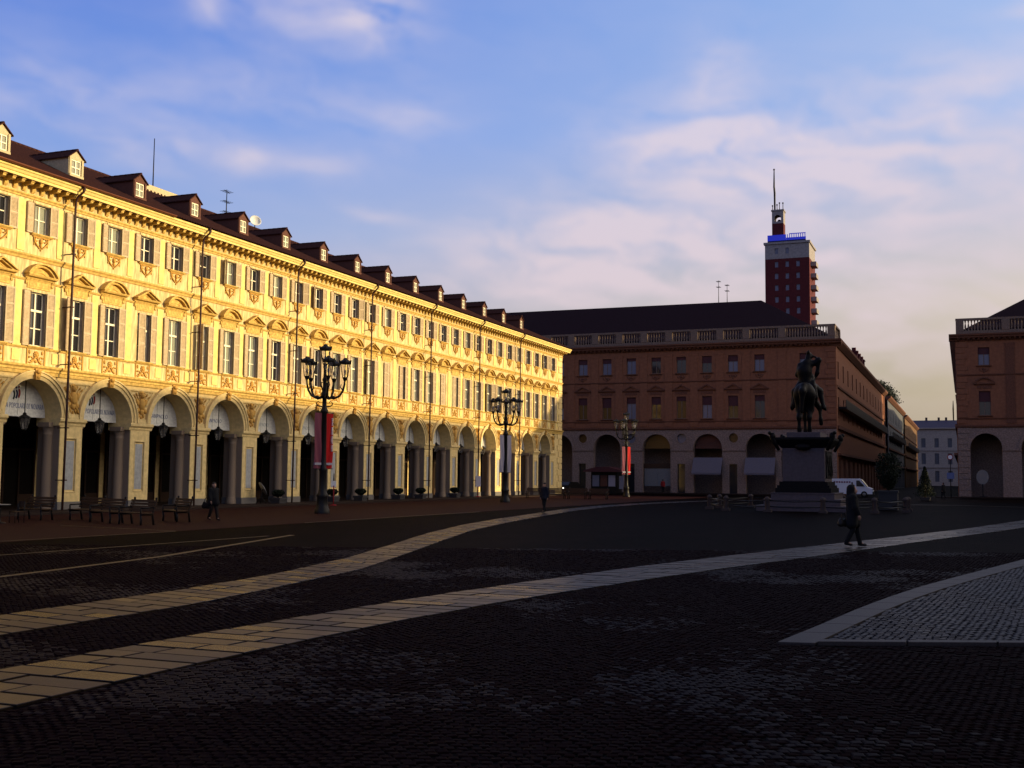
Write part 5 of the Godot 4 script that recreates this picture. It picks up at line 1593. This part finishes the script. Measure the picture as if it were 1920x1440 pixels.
	j.call(Vector3(-0.28, 3.2, 0.1), 0.28, Vector3(-0.80, 2.75, -0.35), 0.21); j.call(Vector3(-0.80, 2.75, -0.35), 0.20, Vector3(-0.95, 1.75, -0.2), 0.12); j.call(Vector3(-0.95, 1.7, -0.15), 0.13, Vector3(-1.0, 1.6, -0.5), 0.10)
	j.call(Vector3(0.62, 3.85, -0.25), 0.05, Vector3(0.50, 3.1, 0.55), 0.04)
	part(S, "rider", body_mesh(b, 0.07, 0.16, M.bronze))
	# ring of stone posts joined by iron rails
	var F := thing("railing_ring", "low ring of stone posts and iron rails round the statue", "railing", Vector3(-9.5, 0, -76.0))
	var pm := cached("ringpost", func():
		var t := surf(); box(t, -0.24, 0, -0.24, 0.24, 0.16, 0.24); lathe(t, [[0.16, 0.16], [0.14, 0.70], [0.18, 0.76], [0.18, 0.82], [0.10, 0.92], [0.0, 0.95]], 8); return done(t, M.post_stone))
	var n := 12
	for k in n:
		var a := TAU * (k + 0.5) / n; var c := TAU * (k + 1.5) / n
		var p := Vector3(cos(a) * 6.3, 0, sin(a) * 6.3); var q := Vector3(cos(c) * 6.3, 0, sin(c) * 6.3)
		part(F, "post", pm, p)
		s = surf()
		for h in [0.35, 0.70]: tube(s, [p + Vector3(0, h, 0), (p + q) / 2 + Vector3(0, h - 0.07, 0), q + Vector3(0, h, 0)], [0.035], 5)
		part(F, "rail", done(s, M.iron))

# ------------------------------------------------------------------ people
# bones of a walking figure 1.75 m tall facing -z; s = stride, ar = arms' swing
func make_person(label: String, at: Vector3, turn: float, size: float, s: float, coat_m: Material, legs_m: Material, coat_len: float, hooded: bool, cell: float) -> Node3D:
	var P := thing("person", label, "person", at, turn)
	P.scale = Vector3.ONE * size / 1.75
	var V := func(x, y, z): return Vector3(x, y, z)
	var hip_l: Vector3 = V.call(-0.09, 0.93, 0.0); var hip_r: Vector3 = V.call(0.09, 0.93, 0.0)
	var kn_l: Vector3 = V.call(-0.09, 0.50, -0.17 * s); var kn_r: Vector3 = V.call(0.10, 0.50, 0.02 * s)
	var an_l: Vector3 = V.call(-0.09, 0.09 + 0.02 * s, -0.30 * s); var an_r: Vector3 = V.call(0.10, 0.10 + 0.05 * s, 0.27 * s)
	var sh_l: Vector3 = V.call(-0.18, 1.42, 0.0); var sh_r: Vector3 = V.call(0.18, 1.42, 0.0)
	var el_l: Vector3 = V.call(-0.25, 1.13, 0.10 * s); var el_r: Vector3 = V.call(0.25, 1.13, -0.06 * s)
	var ha_l: Vector3 = V.call(-0.24, 0.88, 0.02 - 0.02 * s); var ha_r: Vector3 = V.call(0.24, 0.90, -0.20 * s)
	var head: Vector3 = V.call(0, 1.64, -0.03)
	var b := [[V.call(0, 1.66, -0.01), 0.095, V.call(0, 1.59, -0.05), 0.075], [V.call(0, 1.53, -0.055), 0.05, V.call(0, 1.55, -0.09), 0.04], [V.call(0, 1.625, -0.115), 0.014, V.call(0, 1.595, -0.135), 0.020],
		[V.call(-0.093, 1.60, 0.0), 0.020, V.call(-0.093, 1.64, 0.005), 0.022], [V.call(0.093, 1.60, 0.0), 0.020, V.call(0.093, 1.64, 0.005), 0.022], [V.call(0, 1.54, 0.0), 0.055, V.call(0, 1.40, 0.01), 0.065],
		[V.call(0, 1.32, 0), 0.145, V.call(0, 1.0, 0), 0.125], [sh_l, 0.06, sh_r, 0.06], [hip_l, 0.085, kn_l, 0.058], [hip_r, 0.085, kn_r, 0.058], [kn_l, 0.056, an_l, 0.040], [kn_r, 0.056, an_r, 0.040],
		[sh_l, 0.055, el_l, 0.042], [sh_r, 0.055, el_r, 0.042], [el_l, 0.040, ha_l, 0.028], [el_r, 0.040, ha_r, 0.028], [an_l, 0.04, an_l + Vector3(0, -0.05, -0.12), 0.03], [an_r, 0.04, an_r + Vector3(0, -0.05, -0.12), 0.03]]
	var body := part(P, "body", body_mesh(b, cell, 0.03, M.skin))
	# hands: palm, four fingers and a thumb, slightly curled
	var st := surf()
	for e in [[ha_l, 1.0], [ha_r, -1.0]]:
		var h: Vector3 = e[0]; var sd: float = e[1]
		tube(st, [h + Vector3(0, 0.02, 0), h + Vector3(0, -0.05, -0.005), h + Vector3(0, -0.085, -0.01)], [0.024, 0.036, 0.030], 7)
		for f in 4:
			var z := 0.024 - f * 0.017; var l: float = [0.055, 0.07, 0.075, 0.065][f]
			tube(st, [h + Vector3(0, -0.075, z - 0.01), h + Vector3(sd * 0.008, -0.075 - l * 0.55, z - 0.014), h + Vector3(sd * 0.028, -0.075 - l, z - 0.02)], [0.0095, 0.009, 0.007], 5)
		tube(st, [h + Vector3(0, -0.03, -0.03), h + Vector3(sd * 0.01, -0.06, -0.055), h + Vector3(sd * 0.015, -0.095, -0.06)], [0.012, 0.011, 0.008], 5)
	part(body, "hands", done(st, M.skin))
	# trousers and shoes
	b = [[hip_l, 0.105, kn_l, 0.078], [hip_r, 0.105, kn_r, 0.078], [kn_l, 0.078, an_l + Vector3(0, -0.01, 0.01), 0.066], [kn_r, 0.078, an_r + Vector3(0, -0.01, 0.01), 0.066], [V.call(0, 0.96, 0), 0.13, V.call(0, 1.02, 0), 0.13]]
	part(P, "trousers", body_mesh(b, cell, 0.03, legs_m))
	b = [[an_l + Vector3(0, -0.035, 0.03), 0.050, an_l + Vector3(0, -0.055, -0.15), 0.038], [an_r + Vector3(0, -0.035, 0.03), 0.050, an_r + Vector3(0, -0.075, -0.13), 0.038]]
	part(P, "shoes", body_mesh(b, cell * 0.8, 0.02, M.leather))
	# coat with sleeves
	b = [[V.call(-0.05, 1.36, 0.02), 0.165, V.call(-0.04, 1.05, 0.0), 0.175], [V.call(0.05, 1.36, 0.02), 0.165, V.call(0.04, 1.05, 0), 0.175], [sh_l, 0.085, sh_r, 0.085], [sh_l, 0.082, el_l, 0.068], [sh_r, 0.082, el_r, 0.068], [el_l, 0.066, ha_l + Vector3(0, 0.04, 0), 0.055], [el_r, 0.066, ha_r + Vector3(0, 0.04, 0), 0.055],
		[V.call(-0.06, 1.05, -0.02 * s), 0.15, V.call(-0.09, coat_len, -0.10 * s), 0.165], [V.call(0.06, 1.05, 0.02 * s), 0.15, V.call(0.09, coat_len, 0.07 * s), 0.165], [V.call(0, 1.47, 0.02), 0.085, V.call(0, 1.43, 0.02), 0.10]]
	if hooded: b.append([V.call(0, 1.66, 0.035), 0.125, V.call(0, 1.54, 0.05), 0.12])
	part(P, "coat", body_mesh(b, cell, 0.05, coat_m))
	if not hooded: part(body, "hair", body_mesh([[V.call(0, 1.685, 0.005), 0.100, V.call(0, 1.62, 0.045), 0.078]], cell * 0.8, 0.02, M.hair))
	return P

func bag(label: String, at: Vector3, turn: float, w: float, h: float, m: Material) -> void:
	var B := thing("bag", label, "bag", at, turn)
	var b := []
	for x in [-1.0, 1.0]: b.append([Vector3(x * w * 0.35, 0.07, 0), 0.075, Vector3(x * w * 0.30, h * 0.85, 0), 0.05])
	b.append([Vector3(-w * 0.35, 0.09, 0), 0.085, Vector3(w * 0.35, 0.09, 0), 0.085]); b.append([Vector3(-w * 0.3, h * 0.6, 0), 0.06, Vector3(w * 0.3, h * 0.6, 0), 0.06])
	part(B, "pouch", body_mesh(b, 0.025, 0.06, m))
	var s := surf(); var pts := []
	for k in 9:
		var a := PI * k / 8.0
		pts.append(Vector3(cos(a) * w * 0.28, h * 0.85 + sin(a) * 0.20, 0))
	tube(s, pts, [0.014], 5); part(B, "handle", done(s, M.leather))

func make_people() -> void:
	make_person("person in a long black coat walking on the stone track at right", Vector3(-3.1, 0.03, -35.1), -1.35, 1.80, 0.7, M.cloth_black, M.cloth_black, 0.66, true, 0.025)
	bag("dark bag hanging at the side of the black-coated walker at right", Vector3(-3.36, 0.62, -34.98), 0.9, 0.30, 0.24, M.leather)
	make_person("person in dark clothes standing on the stone track before the second lamp", Vector3(-21.8, 0.03, -59.8), 2.7, 1.64, 0.55, M.cloth_blue, M.cloth_black, 0.86, false, 0.03)
	make_person("person in dark clothes walking beside the benches in front of the arcade", Vector3(-30.3, 0.0, -41.2), -1.9, 1.64, 0.75, M.cloth_black, M.cloth_brown, 0.80, false, 0.03)
	bag("dark bag carried by the walker beside the benches", Vector3(-30.62, 0.52, -41.12), 0.2, 0.30, 0.30, M.cloth_brown)
	make_person("distant person in black in front of the white van", Vector3(-11.4, 0.0, -129.0), 0.4, 1.72, 0.5, M.cloth_black, M.cloth_black, 0.84, false, 0.045)
	make_person("distant person in a red top by the pale hoarding", Vector3(-35.9, 0.13, -142.6), 0.2, 1.68, 0.4, mat(lin(0.16, 0.01, 0.012), 0.9), M.cloth_black, 0.9, false, 0.045)
	make_person("distant person in dark clothes at the mouth of the street", Vector3(-2.2, 0.0, -134.0), 0.9, 1.75, 0.6, M.cloth_black, M.cloth_black, 0.75, false, 0.045)

# ------------------------------------------------------------------ street furniture and small things
func make_bench() -> Node3D:
	var B := thing("wooden_bench", "", "bench", Vector3.ZERO, 0.0, "dark slatted benches on the square")
	var s := surf(); cbox(s, -0.95, -0.02, -0.045, 0.95, 0.02, 0.045, 0.008)
	var slat := done(s, M.wood)
	for k in 5: part(B, "seat_slat", slat, Vector3(0, 0.45 + 0.006 * absf(k - 2.0), -0.22 + k * 0.105), Vector3.ZERO)
	for k in 4: part(B, "back_slat", slat, Vector3(0, 0.58 + k * 0.115, -0.29 - k * 0.03), Vector3(PI / 2 - 0.22, 0, 0))
	for x in [-0.8, 0.8]:
		s = surf()
		tube(s, [Vector3(x, 0.0, 0.22), Vector3(x, 0.22, 0.20), Vector3(x, 0.42, 0.24)], [0.045, 0.04, 0.04], 6)
		tube(s, [Vector3(x, 0.0, -0.34), Vector3(x, 0.42, -0.27), Vector3(x, 0.98, -0.42)], [0.045, 0.04, 0.035], 6)
		tube(s, [Vector3(x, 0.41, 0.26), Vector3(x, 0.40, -0.30)], [0.035], 6)
		tube(s, [Vector3(x, 0.66, 0.24), Vector3(x, 0.68, -0.30)], [0.03], 6); tube(s, [Vector3(x, 0.42, 0.23), Vector3(x, 0.66, 0.24)], [0.03], 6)
		ball(s, Vector3(x, 1.02, -0.43), Vector3(0.045, 0.06, 0.045), 6, 4)
		part(B, "iron_frame", done(s, M.iron))
	return B

func shrub(label: String, at: Vector3, h: float, w: float, kind: int, seed_: int, box_h: float, box_w: float) -> void:
	var T := thing("potted_shrub", label, "shrub", at)
	var r := RandomNumberGenerator.new(); r.seed = seed_
	var s := surf()
	if box_h > 0.0:
		cbox(s, -box_w / 2, 0, -box_w / 2, box_w / 2, box_h, box_w / 2, 0.02); box(s, -box_w / 2 - 0.05, box_h - 0.14, -box_w / 2 - 0.05, box_w / 2 + 0.05, box_h + 0.01, box_w / 2 + 0.05)
		part(T, "planter", done(s, mat(lin(0.06, 0.055, 0.055), 0.7, "fine", 1.0, 0.3)))
	s = surf(); tube(s, [Vector3(0, box_h - 0.1, 0), Vector3(0.03, box_h + h * 0.5, 0.02), Vector3(0, box_h + h * 0.9, 0)], [0.09, 0.06, 0.02], 6); part(T, "trunk", done(s, M.wood))
	s = surf()
	for k in 2600:
		var t := r.randf(); var prof: float = (1.0 - t) * 0.95 + 0.06 if kind == 0 else (0.35 + 0.65 * sin(clampf(t, 0.0, 1.0) * 2.7))
		var a := r.randf() * TAU; var rad := w * 0.5 * prof * sqrt(r.randf()) * r.randf_range(0.85, 1.12)
		var c := Vector3(cos(a) * rad, box_h + 0.12 + t * h * 0.95, sin(a) * rad)
		var d := Vector3(r.randf_range(-1, 1), r.randf_range(-1, 1), r.randf_range(-1, 1)).normalized() * 0.09; var e := d.cross(Vector3(r.randf_range(-1, 1), 1, r.randf_range(-1, 1))).normalized() * 0.045
		quad(s, c - d, c + e, c + d, c - e)
	part(T, "crown", done(s, M.leaf))

func make_small_things() -> void:
	# hanging lanterns, one in each arch
	var names := ["first", "second", "third", "fourth", "fifth", "sixth", "seventh", "eighth", "ninth", "tenth", "eleventh", "twelfth", "thirteenth", "fourteenth", "fifteenth", "sixteenth"]
	for k in range(-1, 14):
		var z := -(FIRST + ARCH * k + 1.6 + (ARCH - 1.6) / 2)
		var L := thing("hanging_lantern", "black iron lantern hanging in the %s arch from the left of the arcade" % names[k + 1], "lantern", Vector3(PALACE_X - 0.55, 4.1, z), 0.0, "lanterns hanging in the palace arches")
		L.scale = Vector3(0.86, 0.86, 0.86)
		part(L, "frame", cached("hlantern", func():
			var s := surf()
			tube(s, [Vector3(0, 1.02, 0), Vector3(0, 3.05, 0)], [0.03], 5)
			lathe(s, [[0.05, 1.10], [0.12, 1.02], [0.10, 0.98], [0.30, 0.86], [0.36, 0.78], [0.34, 0.76]], 8, Vector3.ZERO, false)
			lathe(s, [[0.14, 0.06], [0.16, 0.10], [0.06, 0.0], [0.0, -0.08]], 8, Vector3.ZERO, false)
			for i in 8:
				var a := TAU * i / 8
				tube(s, [Vector3(cos(a) * 0.15, 0.06, sin(a) * 0.15), Vector3(cos(a) * 0.33, 0.78, sin(a) * 0.33)], [0.016], 4)
			return done(s, M.iron)))
		part(L, "glass", cached("hglass", func():
			var s := surf(); lathe(s, [[0.145, 0.08], [0.322, 0.77]], 8, Vector3.ZERO, false); return done(s, M.lamp_glass)))
	# benches
	var proto := make_bench()
	var spots := [[-30.3, -36.2, -0.35, "dark slatted bench nearest the viewer, right end of the front row"], [-32.4, -36.9, -0.35, "dark slatted bench, second from the right in the front row"], [-30.9, -39.4, -0.55, "dark slatted bench beside the walking person, right of the group"],
		[-34.6, -38.2, -0.3, "dark slatted bench behind the front row, left of the group"], [-36.8, -37.6, -0.2, "dark slatted bench farthest left, by the cafe tables"]]
	for k in 4: spots.append([-37.4 + k * 2.05, -100.0, 0.05, "%s from the left of the distant bench row beyond the second lamp" % ["far bench, first", "far bench, second", "far bench, third", "far bench, fourth"][k]])
	for i in spots.size():
		var e: Array = spots[i]
		var o := proto if i == 0 else copy_of(proto, Vector3.ZERO, 0.0)
		o.position = Vector3(e[0], 0.0, e[1]); o.rotation.y = e[2]
		o.set_meta("label", e[3])
	# cafe tables and chairs under the first arches
	var tm := cached("cafetable", func():
		var s := surf(); lathe(s, [[0.0, 0.72], [0.38, 0.72], [0.39, 0.735], [0.38, 0.75], [0.0, 0.75]], 18); return done(s, M.metal))
	var tl := cached("cafeleg", func():
		var s := surf(); lathe(s, [[0.25, 0.0], [0.24, 0.03], [0.05, 0.07], [0.035, 0.2], [0.035, 0.72]], 10); return done(s, M.iron))
	var ti := 0
	for e in [[-37.4, -34.6], [-35.3, -34.3], [-39.2, -36.2]]:
		var T := thing("cafe_table", ["round metal cafe table at the left edge of the picture", "round metal cafe table in front of the leftmost bench", "round metal cafe table nearest the arcade"][ti], "table", Vector3(e[0], 0.0, e[1]), 0.0, "cafe tables by the arcade")
		part(T, "table_top", tm); part(T, "leg", tl)
		for c in 2:
			var a := 0.8 + PI * c + ti
			var C := thing("cafe_chair", "dark cafe chair at the %s of the %s cafe table" % [["near side", "far side"][c], ["leftmost", "middle", "rearmost"][ti]], "chair", Vector3(e[0] + cos(a) * 0.72, 0.0, e[1] + sin(a) * 0.72), -a + PI / 2, "cafe chairs by the arcade")
			part(C, "seat", cached("chairseat", func():
				var s := surf(); cbox(s, -0.21, 0.43, -0.21, 0.21, 0.46, 0.21, 0.01); return done(s, M.wood)))
			part(C, "backrest", cached("chairback", func():
				var s := surf(); cbox(s, -0.20, 0.62, 0.20, 0.20, 0.86, 0.23, 0.01); return done(s, M.wood)))
			for l in [[-0.19, -0.19, 0.44], [0.19, -0.19, 0.44], [-0.19, 0.20, 0.86], [0.19, 0.20, 0.86]]:
				part(C, "leg", cached("chairleg%.2f" % l[2], func():
					var s := surf(); tube(s, [Vector3(0, 0, 0), Vector3(0, l[2], 0)], [0.018], 5); return done(s, M.iron)), Vector3(l[0], 0, l[1]))
		ti += 1
	# folded round table leaning by a pillar
	var FT := thing("folded_table", "round cafe table with its top tipped up against the fourth pillar", "table", Vector3(-42.9, 0.10, -63.6), -2.3)
	var s := surf(); lathe(s, [[0.0, -0.02], [0.48, -0.02], [0.49, 0.0], [0.48, 0.02], [0.0, 0.02]], 20, Vector3.ZERO, true, Transform3D(Basis(Vector3.BACK, 1.05), Vector3(0, 0.98, 0))); part(FT, "table_top", done(s, M.metal))
	s = surf(); tube(s, [Vector3(0.12, 0.0, 0), Vector3(0.02, 0.95, 0)], [0.035], 6); tube(s, [Vector3(0.40, 0.0, 0.12), Vector3(0.10, 0.5, 0)], [0.025], 6); tube(s, [Vector3(-0.2, 0.0, -0.12), Vector3(0.10, 0.5, 0)], [0.025], 6); part(FT, "leg", done(s, M.iron))
	# signs
	var RS := thing("sign_post", "thin red post with small white plate right of the nearest lamp", "sign", Vector3(-38.8, 0.012, -65.7))
	s = surf(); tube(s, [Vector3(0, 0, 0), Vector3(0, 1.3, 0)], [0.04], 6); lathe(s, [[0.22, 0.0], [0.20, 0.05], [0.0, 0.07]], 10); part(RS, "post", done(s, M.mark_red))
	part(RS, "plate", box_mesh(M.white, -0.16, 1.2, -0.02, 0.16, 1.62, 0.02), Vector3.ZERO, Vector3(0, 0.5, 0)); s = surf(); tube(s, [Vector3(0, 1.62, 0), Vector3(0, 2.1, 0)], [0.05, 0.03], 6); part(RS, "finial", done(s, M.iron))
	var NS := thing("notice_stand", "white notice on a red-footed stand at an arcade pillar", "sign", Vector3(-42.2, 0.10, -97.6), 1.2)
	s = surf(); tube(s, [Vector3(0, 0, 0), Vector3(0, 1.0, 0)], [0.05], 6); lathe(s, [[0.28, 0.0], [0.25, 0.06], [0.0, 0.09]], 10); part(NS, "foot", done(s, M.mark_red)); part(NS, "board", box_mesh(M.white_cloth, -0.34, 0.95, -0.03, 0.34, 1.95, 0.03))
	var TS := thing("traffic_sign", "round white traffic sign above a blue plate by the right-hand block", "sign", Vector3(-1.5, 0.0, -140.8))
	s = surf(); tube(s, [Vector3(0, 0, 0), Vector3(0, 5.1, 0)], [0.05], 6); part(TS, "post", done(s, M.iron))
	s = surf(); extrude(s, arc_pts(0, 4.7, 0.32, 0, TAU * 0.97, 20), 0.06, 0.09); part(TS, "round_plate", done(s, M.white))
	s = surf(); ring(s, 0, 4.7, 0.24, 0.33, 0, TAU - 0.001, 24, 0.055, 0.10); part(TS, "red_rim", done(s, M.mark_red)); part(TS, "blue_plate", box_mesh(M.letter_blue, -0.4, 2.2, 0.06, 0.4, 2.9, 0.09))
	var oval := thing("oval_sign", "large pale oval board standing in the tall arch at right", "sign", Vector3(1.95, 0.13, -144.2))
	s = surf(); var ov := PackedVector2Array()
	for k in 24: ov.append(Vector2(cos(TAU * k / 24) * 0.68, 2.3 + sin(TAU * k / 24) * 0.86))
	extrude(s, ov, -0.04, 0.04); part(oval, "board", done(s, mat(lin(0.17, 0.155, 0.145), 0.7)))
	s = surf(); box(s, -0.06, 0, -0.05, 0.06, 1.5, 0.05); box(s, -0.4, 0, -0.25, 0.4, 0.06, 0.25); part(oval, "stand", done(s, M.iron))
	# shrubs
	shrub("tall dark shrub in a square stone planter right of the statue", Vector3(-4.75, 0.0, -80.0), 2.5, 1.7, 1, 3, 1.3, 1.2)
	shrub("dark conical evergreen at the mouth of the street", Vector3(-3.7, 0.0, -121.0), 3.1, 2.1, 0, 4, 0.3, 0.9)
	for k in 6:
		var z: float = -(FIRST + ARCH * (k + 3) + 1.6 + [1.0, 2.6, 1.4, 2.2, 0.9, 2.4][k])
		shrub("low dark planter in front of the %s arch from the left of the arcade" % names[k + 4], Vector3(-42.6, 0.10, z), 0.40, 0.8, 1, 20 + k, 0.36, 0.75)
	# roof garden on the grey house
	var nth := ["first", "second", "third", "fourth", "fifth", "sixth"]; var tn := 0
	for e in [[-16.6, -251.0, 3.2, 3.0], [-16.2, -257.0, 2.6, 3.4], [-16.4, -263.0, 3.0, 3.0], [-16.0, -270.0, 2.2, 3.6], [-16.3, -278.0, 2.4, 3.4], [-16.2, -287.0, 1.8, 3.0]]:
		var T := thing("roof_tree", "bushy dark tree in the grey house's roof garden, %s from its near end" % nth[tn], "tree", Vector3(e[0], 19.45, e[1]), 0.0, "trees of the roof garden on the grey house")
		tn += 1
		s = surf(); tube(s, [Vector3(0, 0, 0), Vector3(0.1, e[2] * 0.7, 0)], [0.14, 0.06], 6); part(T, "trunk", done(s, M.wood))
		s = surf(); var r := RandomNumberGenerator.new(); r.seed = int(e[1])
		for k in 900:
			var d: Vector3 = Vector3(r.randfn(), r.randfn() * 0.7, r.randfn()) * e[3] * 0.26
			var c: Vector3 = Vector3(0, e[2] * 0.72, 0) + d
			if c.y < 0.2: continue
			var q := Vector3(r.randf_range(-1, 1), r.randf_range(-1, 1), r.randf_range(-1, 1)).normalized() * 0.26; var w := q.cross(Vector3(r.randf(), 1, r.randf())).normalized() * 0.14
			quad(s, c - q, c + w, c + q, c - w)
		part(T, "crown", done(s, M.leaf))
	make_van(); make_kiosk_and_car(); make_aerials()

func make_van() -> void:
	var V := thing("delivery_van", "white van parked beyond the statue at the street corner", "van", Vector3(-12.3, 0.0, -136.5))
	V.scale = Vector3.ONE * 1.08
	var side := PackedVector2Array([Vector2(-2.3, 0.35), Vector2(-2.32, 1.2), Vector2(-2.22, 1.85), Vector2(-2.1, 1.95), Vector2(0.9, 1.97), Vector2(1.15, 1.9), Vector2(1.75, 1.12), Vector2(2.25, 0.95), Vector2(2.36, 0.75), Vector2(2.36, 0.35)])
	var s := surf(); extrude(s, side, -0.86, 0.86)
	var inner := PackedVector2Array()
	for p in side: inner.append(Vector2(p.x * 0.985, 0.35 + (p.y - 0.35) * 0.97))
	extrude(s, inner, -0.92, 0.92)
	part(V, "body", done(s, M.van))
	s = surf(); extrude(s, PackedVector2Array([Vector2(0.72, 1.15), Vector2(0.72, 1.78), Vector2(1.02, 1.78), Vector2(1.58, 1.15)]), -0.935, 0.935); part(V, "side_window", done(s, M.glass))
	s = surf(); extrude(s, PackedVector2Array([Vector2(1.20, 1.84), Vector2(1.24, 1.87), Vector2(1.80, 1.16), Vector2(1.74, 1.14)]), -0.76, 0.76); part(V, "windscreen", done(s, M.glass))
	for x in [-1.45, 1.5]:
		for z in [-0.80, 0.80]:
			s = surf(); lathe(s, [[0.18, -0.10], [0.31, -0.10], [0.33, -0.06], [0.33, 0.06], [0.31, 0.10], [0.18, 0.10]], 18, Vector3.ZERO, true, Transform3D(Basis(Vector3.RIGHT, PI / 2), Vector3.ZERO))
			var w := part(V, "wheel", done(s, M.tyre), Vector3(x, 0.33, z + 0.06 * signf(z)))
			s = surf(); lathe(s, [[0.0, -0.09], [0.19, -0.09], [0.19, 0.09], [0.0, 0.09]], 14, Vector3.ZERO, true, Transform3D(Basis(Vector3.RIGHT, PI / 2), Vector3.ZERO)); part(w, "rim", done(s, M.metal))
	for z in [-0.65, 0.65]:
		s = surf(); ball(s, Vector3(2.30, 0.80, z), Vector3(0.10, 0.11, 0.17), 8, 5); part(V, "headlight", done(s, M.glass))
	s = surf(); box(s, 1.28, 1.15, 0.93, 1.42, 1.38, 1.12); part(V, "mirror", done(s, M.tyre))
	s = surf(); box(s, -2.42, 0.32, -0.9, -2.3, 0.6, 0.9); box(s, 2.34, 0.30, -0.9, 2.46, 0.6, 0.9); part(V, "bumper", done(s, M.tyre))
	s = surf()
	for k in 7: box(s, -1.6 + k * 0.26, 1.52, 0.9, -1.42 + k * 0.26, 1.68, 0.936)
	part(V, "side_lettering", done(s, M.mauve_cloth))

func make_kiosk_and_car() -> void:
	var K := thing("kiosk", "dark kiosk with a wide red-brown canopy before the brown block", "kiosk", Vector3(-42.2, 0.0, -138.6))
	var s := surf(); box(s, -1.7, 0.0, -1.1, 1.7, 2.7, 1.1); part(K, "booth", done(s, M.iron))
	s = surf(); extrude(s, PackedVector2Array([Vector2(-2.5, 2.7), Vector2(2.5, 2.7), Vector2(2.5, 2.9), Vector2(0.8, 3.35), Vector2(-0.8, 3.35), Vector2(-2.5, 2.9)]), -1.8, 1.8); part(K, "canopy", done(s, M.blind))
	for k in 3: part(K, "display_panel", box_mesh([M.drape, M.dormer_brown, M.white_cloth][k], -1.5 + k * 1.05, 0.9, 1.1, -0.62 + k * 1.05, 2.3, 1.14))
	part(K, "poster_board", box_mesh(M.drape, 2.05, 0.6, 1.2, 2.6, 2.2, 1.3))
	# car coming towards us with its headlights lit
	var C := thing("parked_car", "dark car with lit headlights beyond the far benches", "car", Vector3(-45.6, 0.0, -134.0), -0.3)
	s = surf(); var prof := PackedVector2Array([Vector2(-2.0, 0.25), Vector2(-2.05, 0.7), Vector2(-1.9, 0.95), Vector2(-1.2, 1.0), Vector2(-0.75, 1.42), Vector2(0.7, 1.45), Vector2(1.15, 1.02), Vector2(1.95, 0.85), Vector2(2.05, 0.6), Vector2(2.05, 0.25)])
	var side := Transform3D(Basis(Vector3(0, 0, 1), Vector3(0, 1, 0), Vector3(-1, 0, 0)), Vector3.ZERO)
	extrude(s, prof, -0.8, 0.8, side); part(C, "body", done(s, M.bronze))
	s = surf(); extrude(s, PackedVector2Array([Vector2(0.74, 1.40), Vector2(0.78, 1.43), Vector2(1.16, 1.04), Vector2(1.12, 1.0)]), -0.66, 0.66, side); part(C, "windscreen", done(s, M.glass))
	var glow := mat(lin(0.8, 0.8, 0.75), 0.3); glow.emission_enabled = true; glow.emission = lin(1.0, 0.95, 0.85); glow.emission_energy_multiplier = 2.5
	for x in [-0.55, 0.55]:
		s = surf(); ball(s, Vector3(x, 0.66, 2.04), Vector3(0.12, 0.09, 0.05), 8, 5); part(C, "headlight", done(s, glow))
		var l := OmniLight3D.new(); l.name = "headlight_glow"; l.light_energy = 0.05; l.light_size = 0.1; l.omni_range = 60.0; l.omni_attenuation = 2.0; l.shadow_enabled = true; l.light_color = Color(1, 0.97, 0.9)
		C.add_child(l, true); l.position = Vector3(x, 0.66, 2.22)
		for z in [-1.25, 1.3]:
			s = surf(); lathe(s, [[0.0, -0.1], [0.30, -0.1], [0.32, 0.0], [0.30, 0.1], [0.0, 0.1]], 14, Vector3.ZERO, true, Transform3D(Basis(Vector3.BACK, PI / 2), Vector3.ZERO)); part(C, "wheel", done(s, M.tyre), Vector3(signf(x) * 0.76, 0.32, z))

func make_aerials() -> void:
	var data := [["tall thin mast aerial on the palace ridge behind the third dormer", Vector3(-52.2, 21.4, -63.0), 4.0, 0], ["toothed television aerial on the palace ridge, right of the mast", Vector3(-52.2, 21.4, -71.5), 2.4, 3],
		["left of two thin aerials on the brown block's ridge", Vector3(-31.6, 26.6, -157.6), 3.2, 2], ["right of two thin aerials on the brown block's ridge", Vector3(-30.4, 26.6, -157.6), 2.6, 2]]
	for e in data:
		var A := thing("aerial", e[0], "aerial", e[1])
		var s := surf(); tube(s, [Vector3.ZERO, Vector3(0, e[2], 0)], [0.05, 0.03], 5)
		part(A, "mast", done(s, M.iron))
		for k in e[3]:
			s = surf(); tube(s, [Vector3(-0.1, e[2] - 0.15 - k * 0.8, -0.5), Vector3(0.1, e[2] - 0.15 - k * 0.8, 0.5)], [0.03], 4)
			for j in 4: tube(s, [Vector3(-0.3, e[2] - 0.15 - k * 0.8, -0.4 + j * 0.27), Vector3(0.3, e[2] - 0.15 - k * 0.8, -0.4 + j * 0.27)], [0.018], 4)
			part(A, "crossbar", done(s, M.iron))
	var D := thing("satellite_dish", "round pale satellite dish on the palace roof behind the fifth dormer", "dish", Vector3(-52.0, 21.5, -75.0), 0.9)
	D.scale = Vector3.ONE * 0.85
	var s := surf(); lathe(s, [[0.0, 0.0], [0.25, 0.03], [0.45, 0.12], [0.55, 0.22], [0.53, 0.24], [0.43, 0.15], [0.23, 0.06], [0.0, 0.03]], 16, Vector3.ZERO, true, Transform3D(Basis(Vector3.RIGHT, 1.2), Vector3(0, 0.65, 0))); part(D, "bowl", done(s, M.panel_white))
	s = surf(); tube(s, [Vector3(0, -0.2, 0), Vector3(0, 0.65, 0)], [0.05], 5); part(D, "mount", done(s, M.iron))
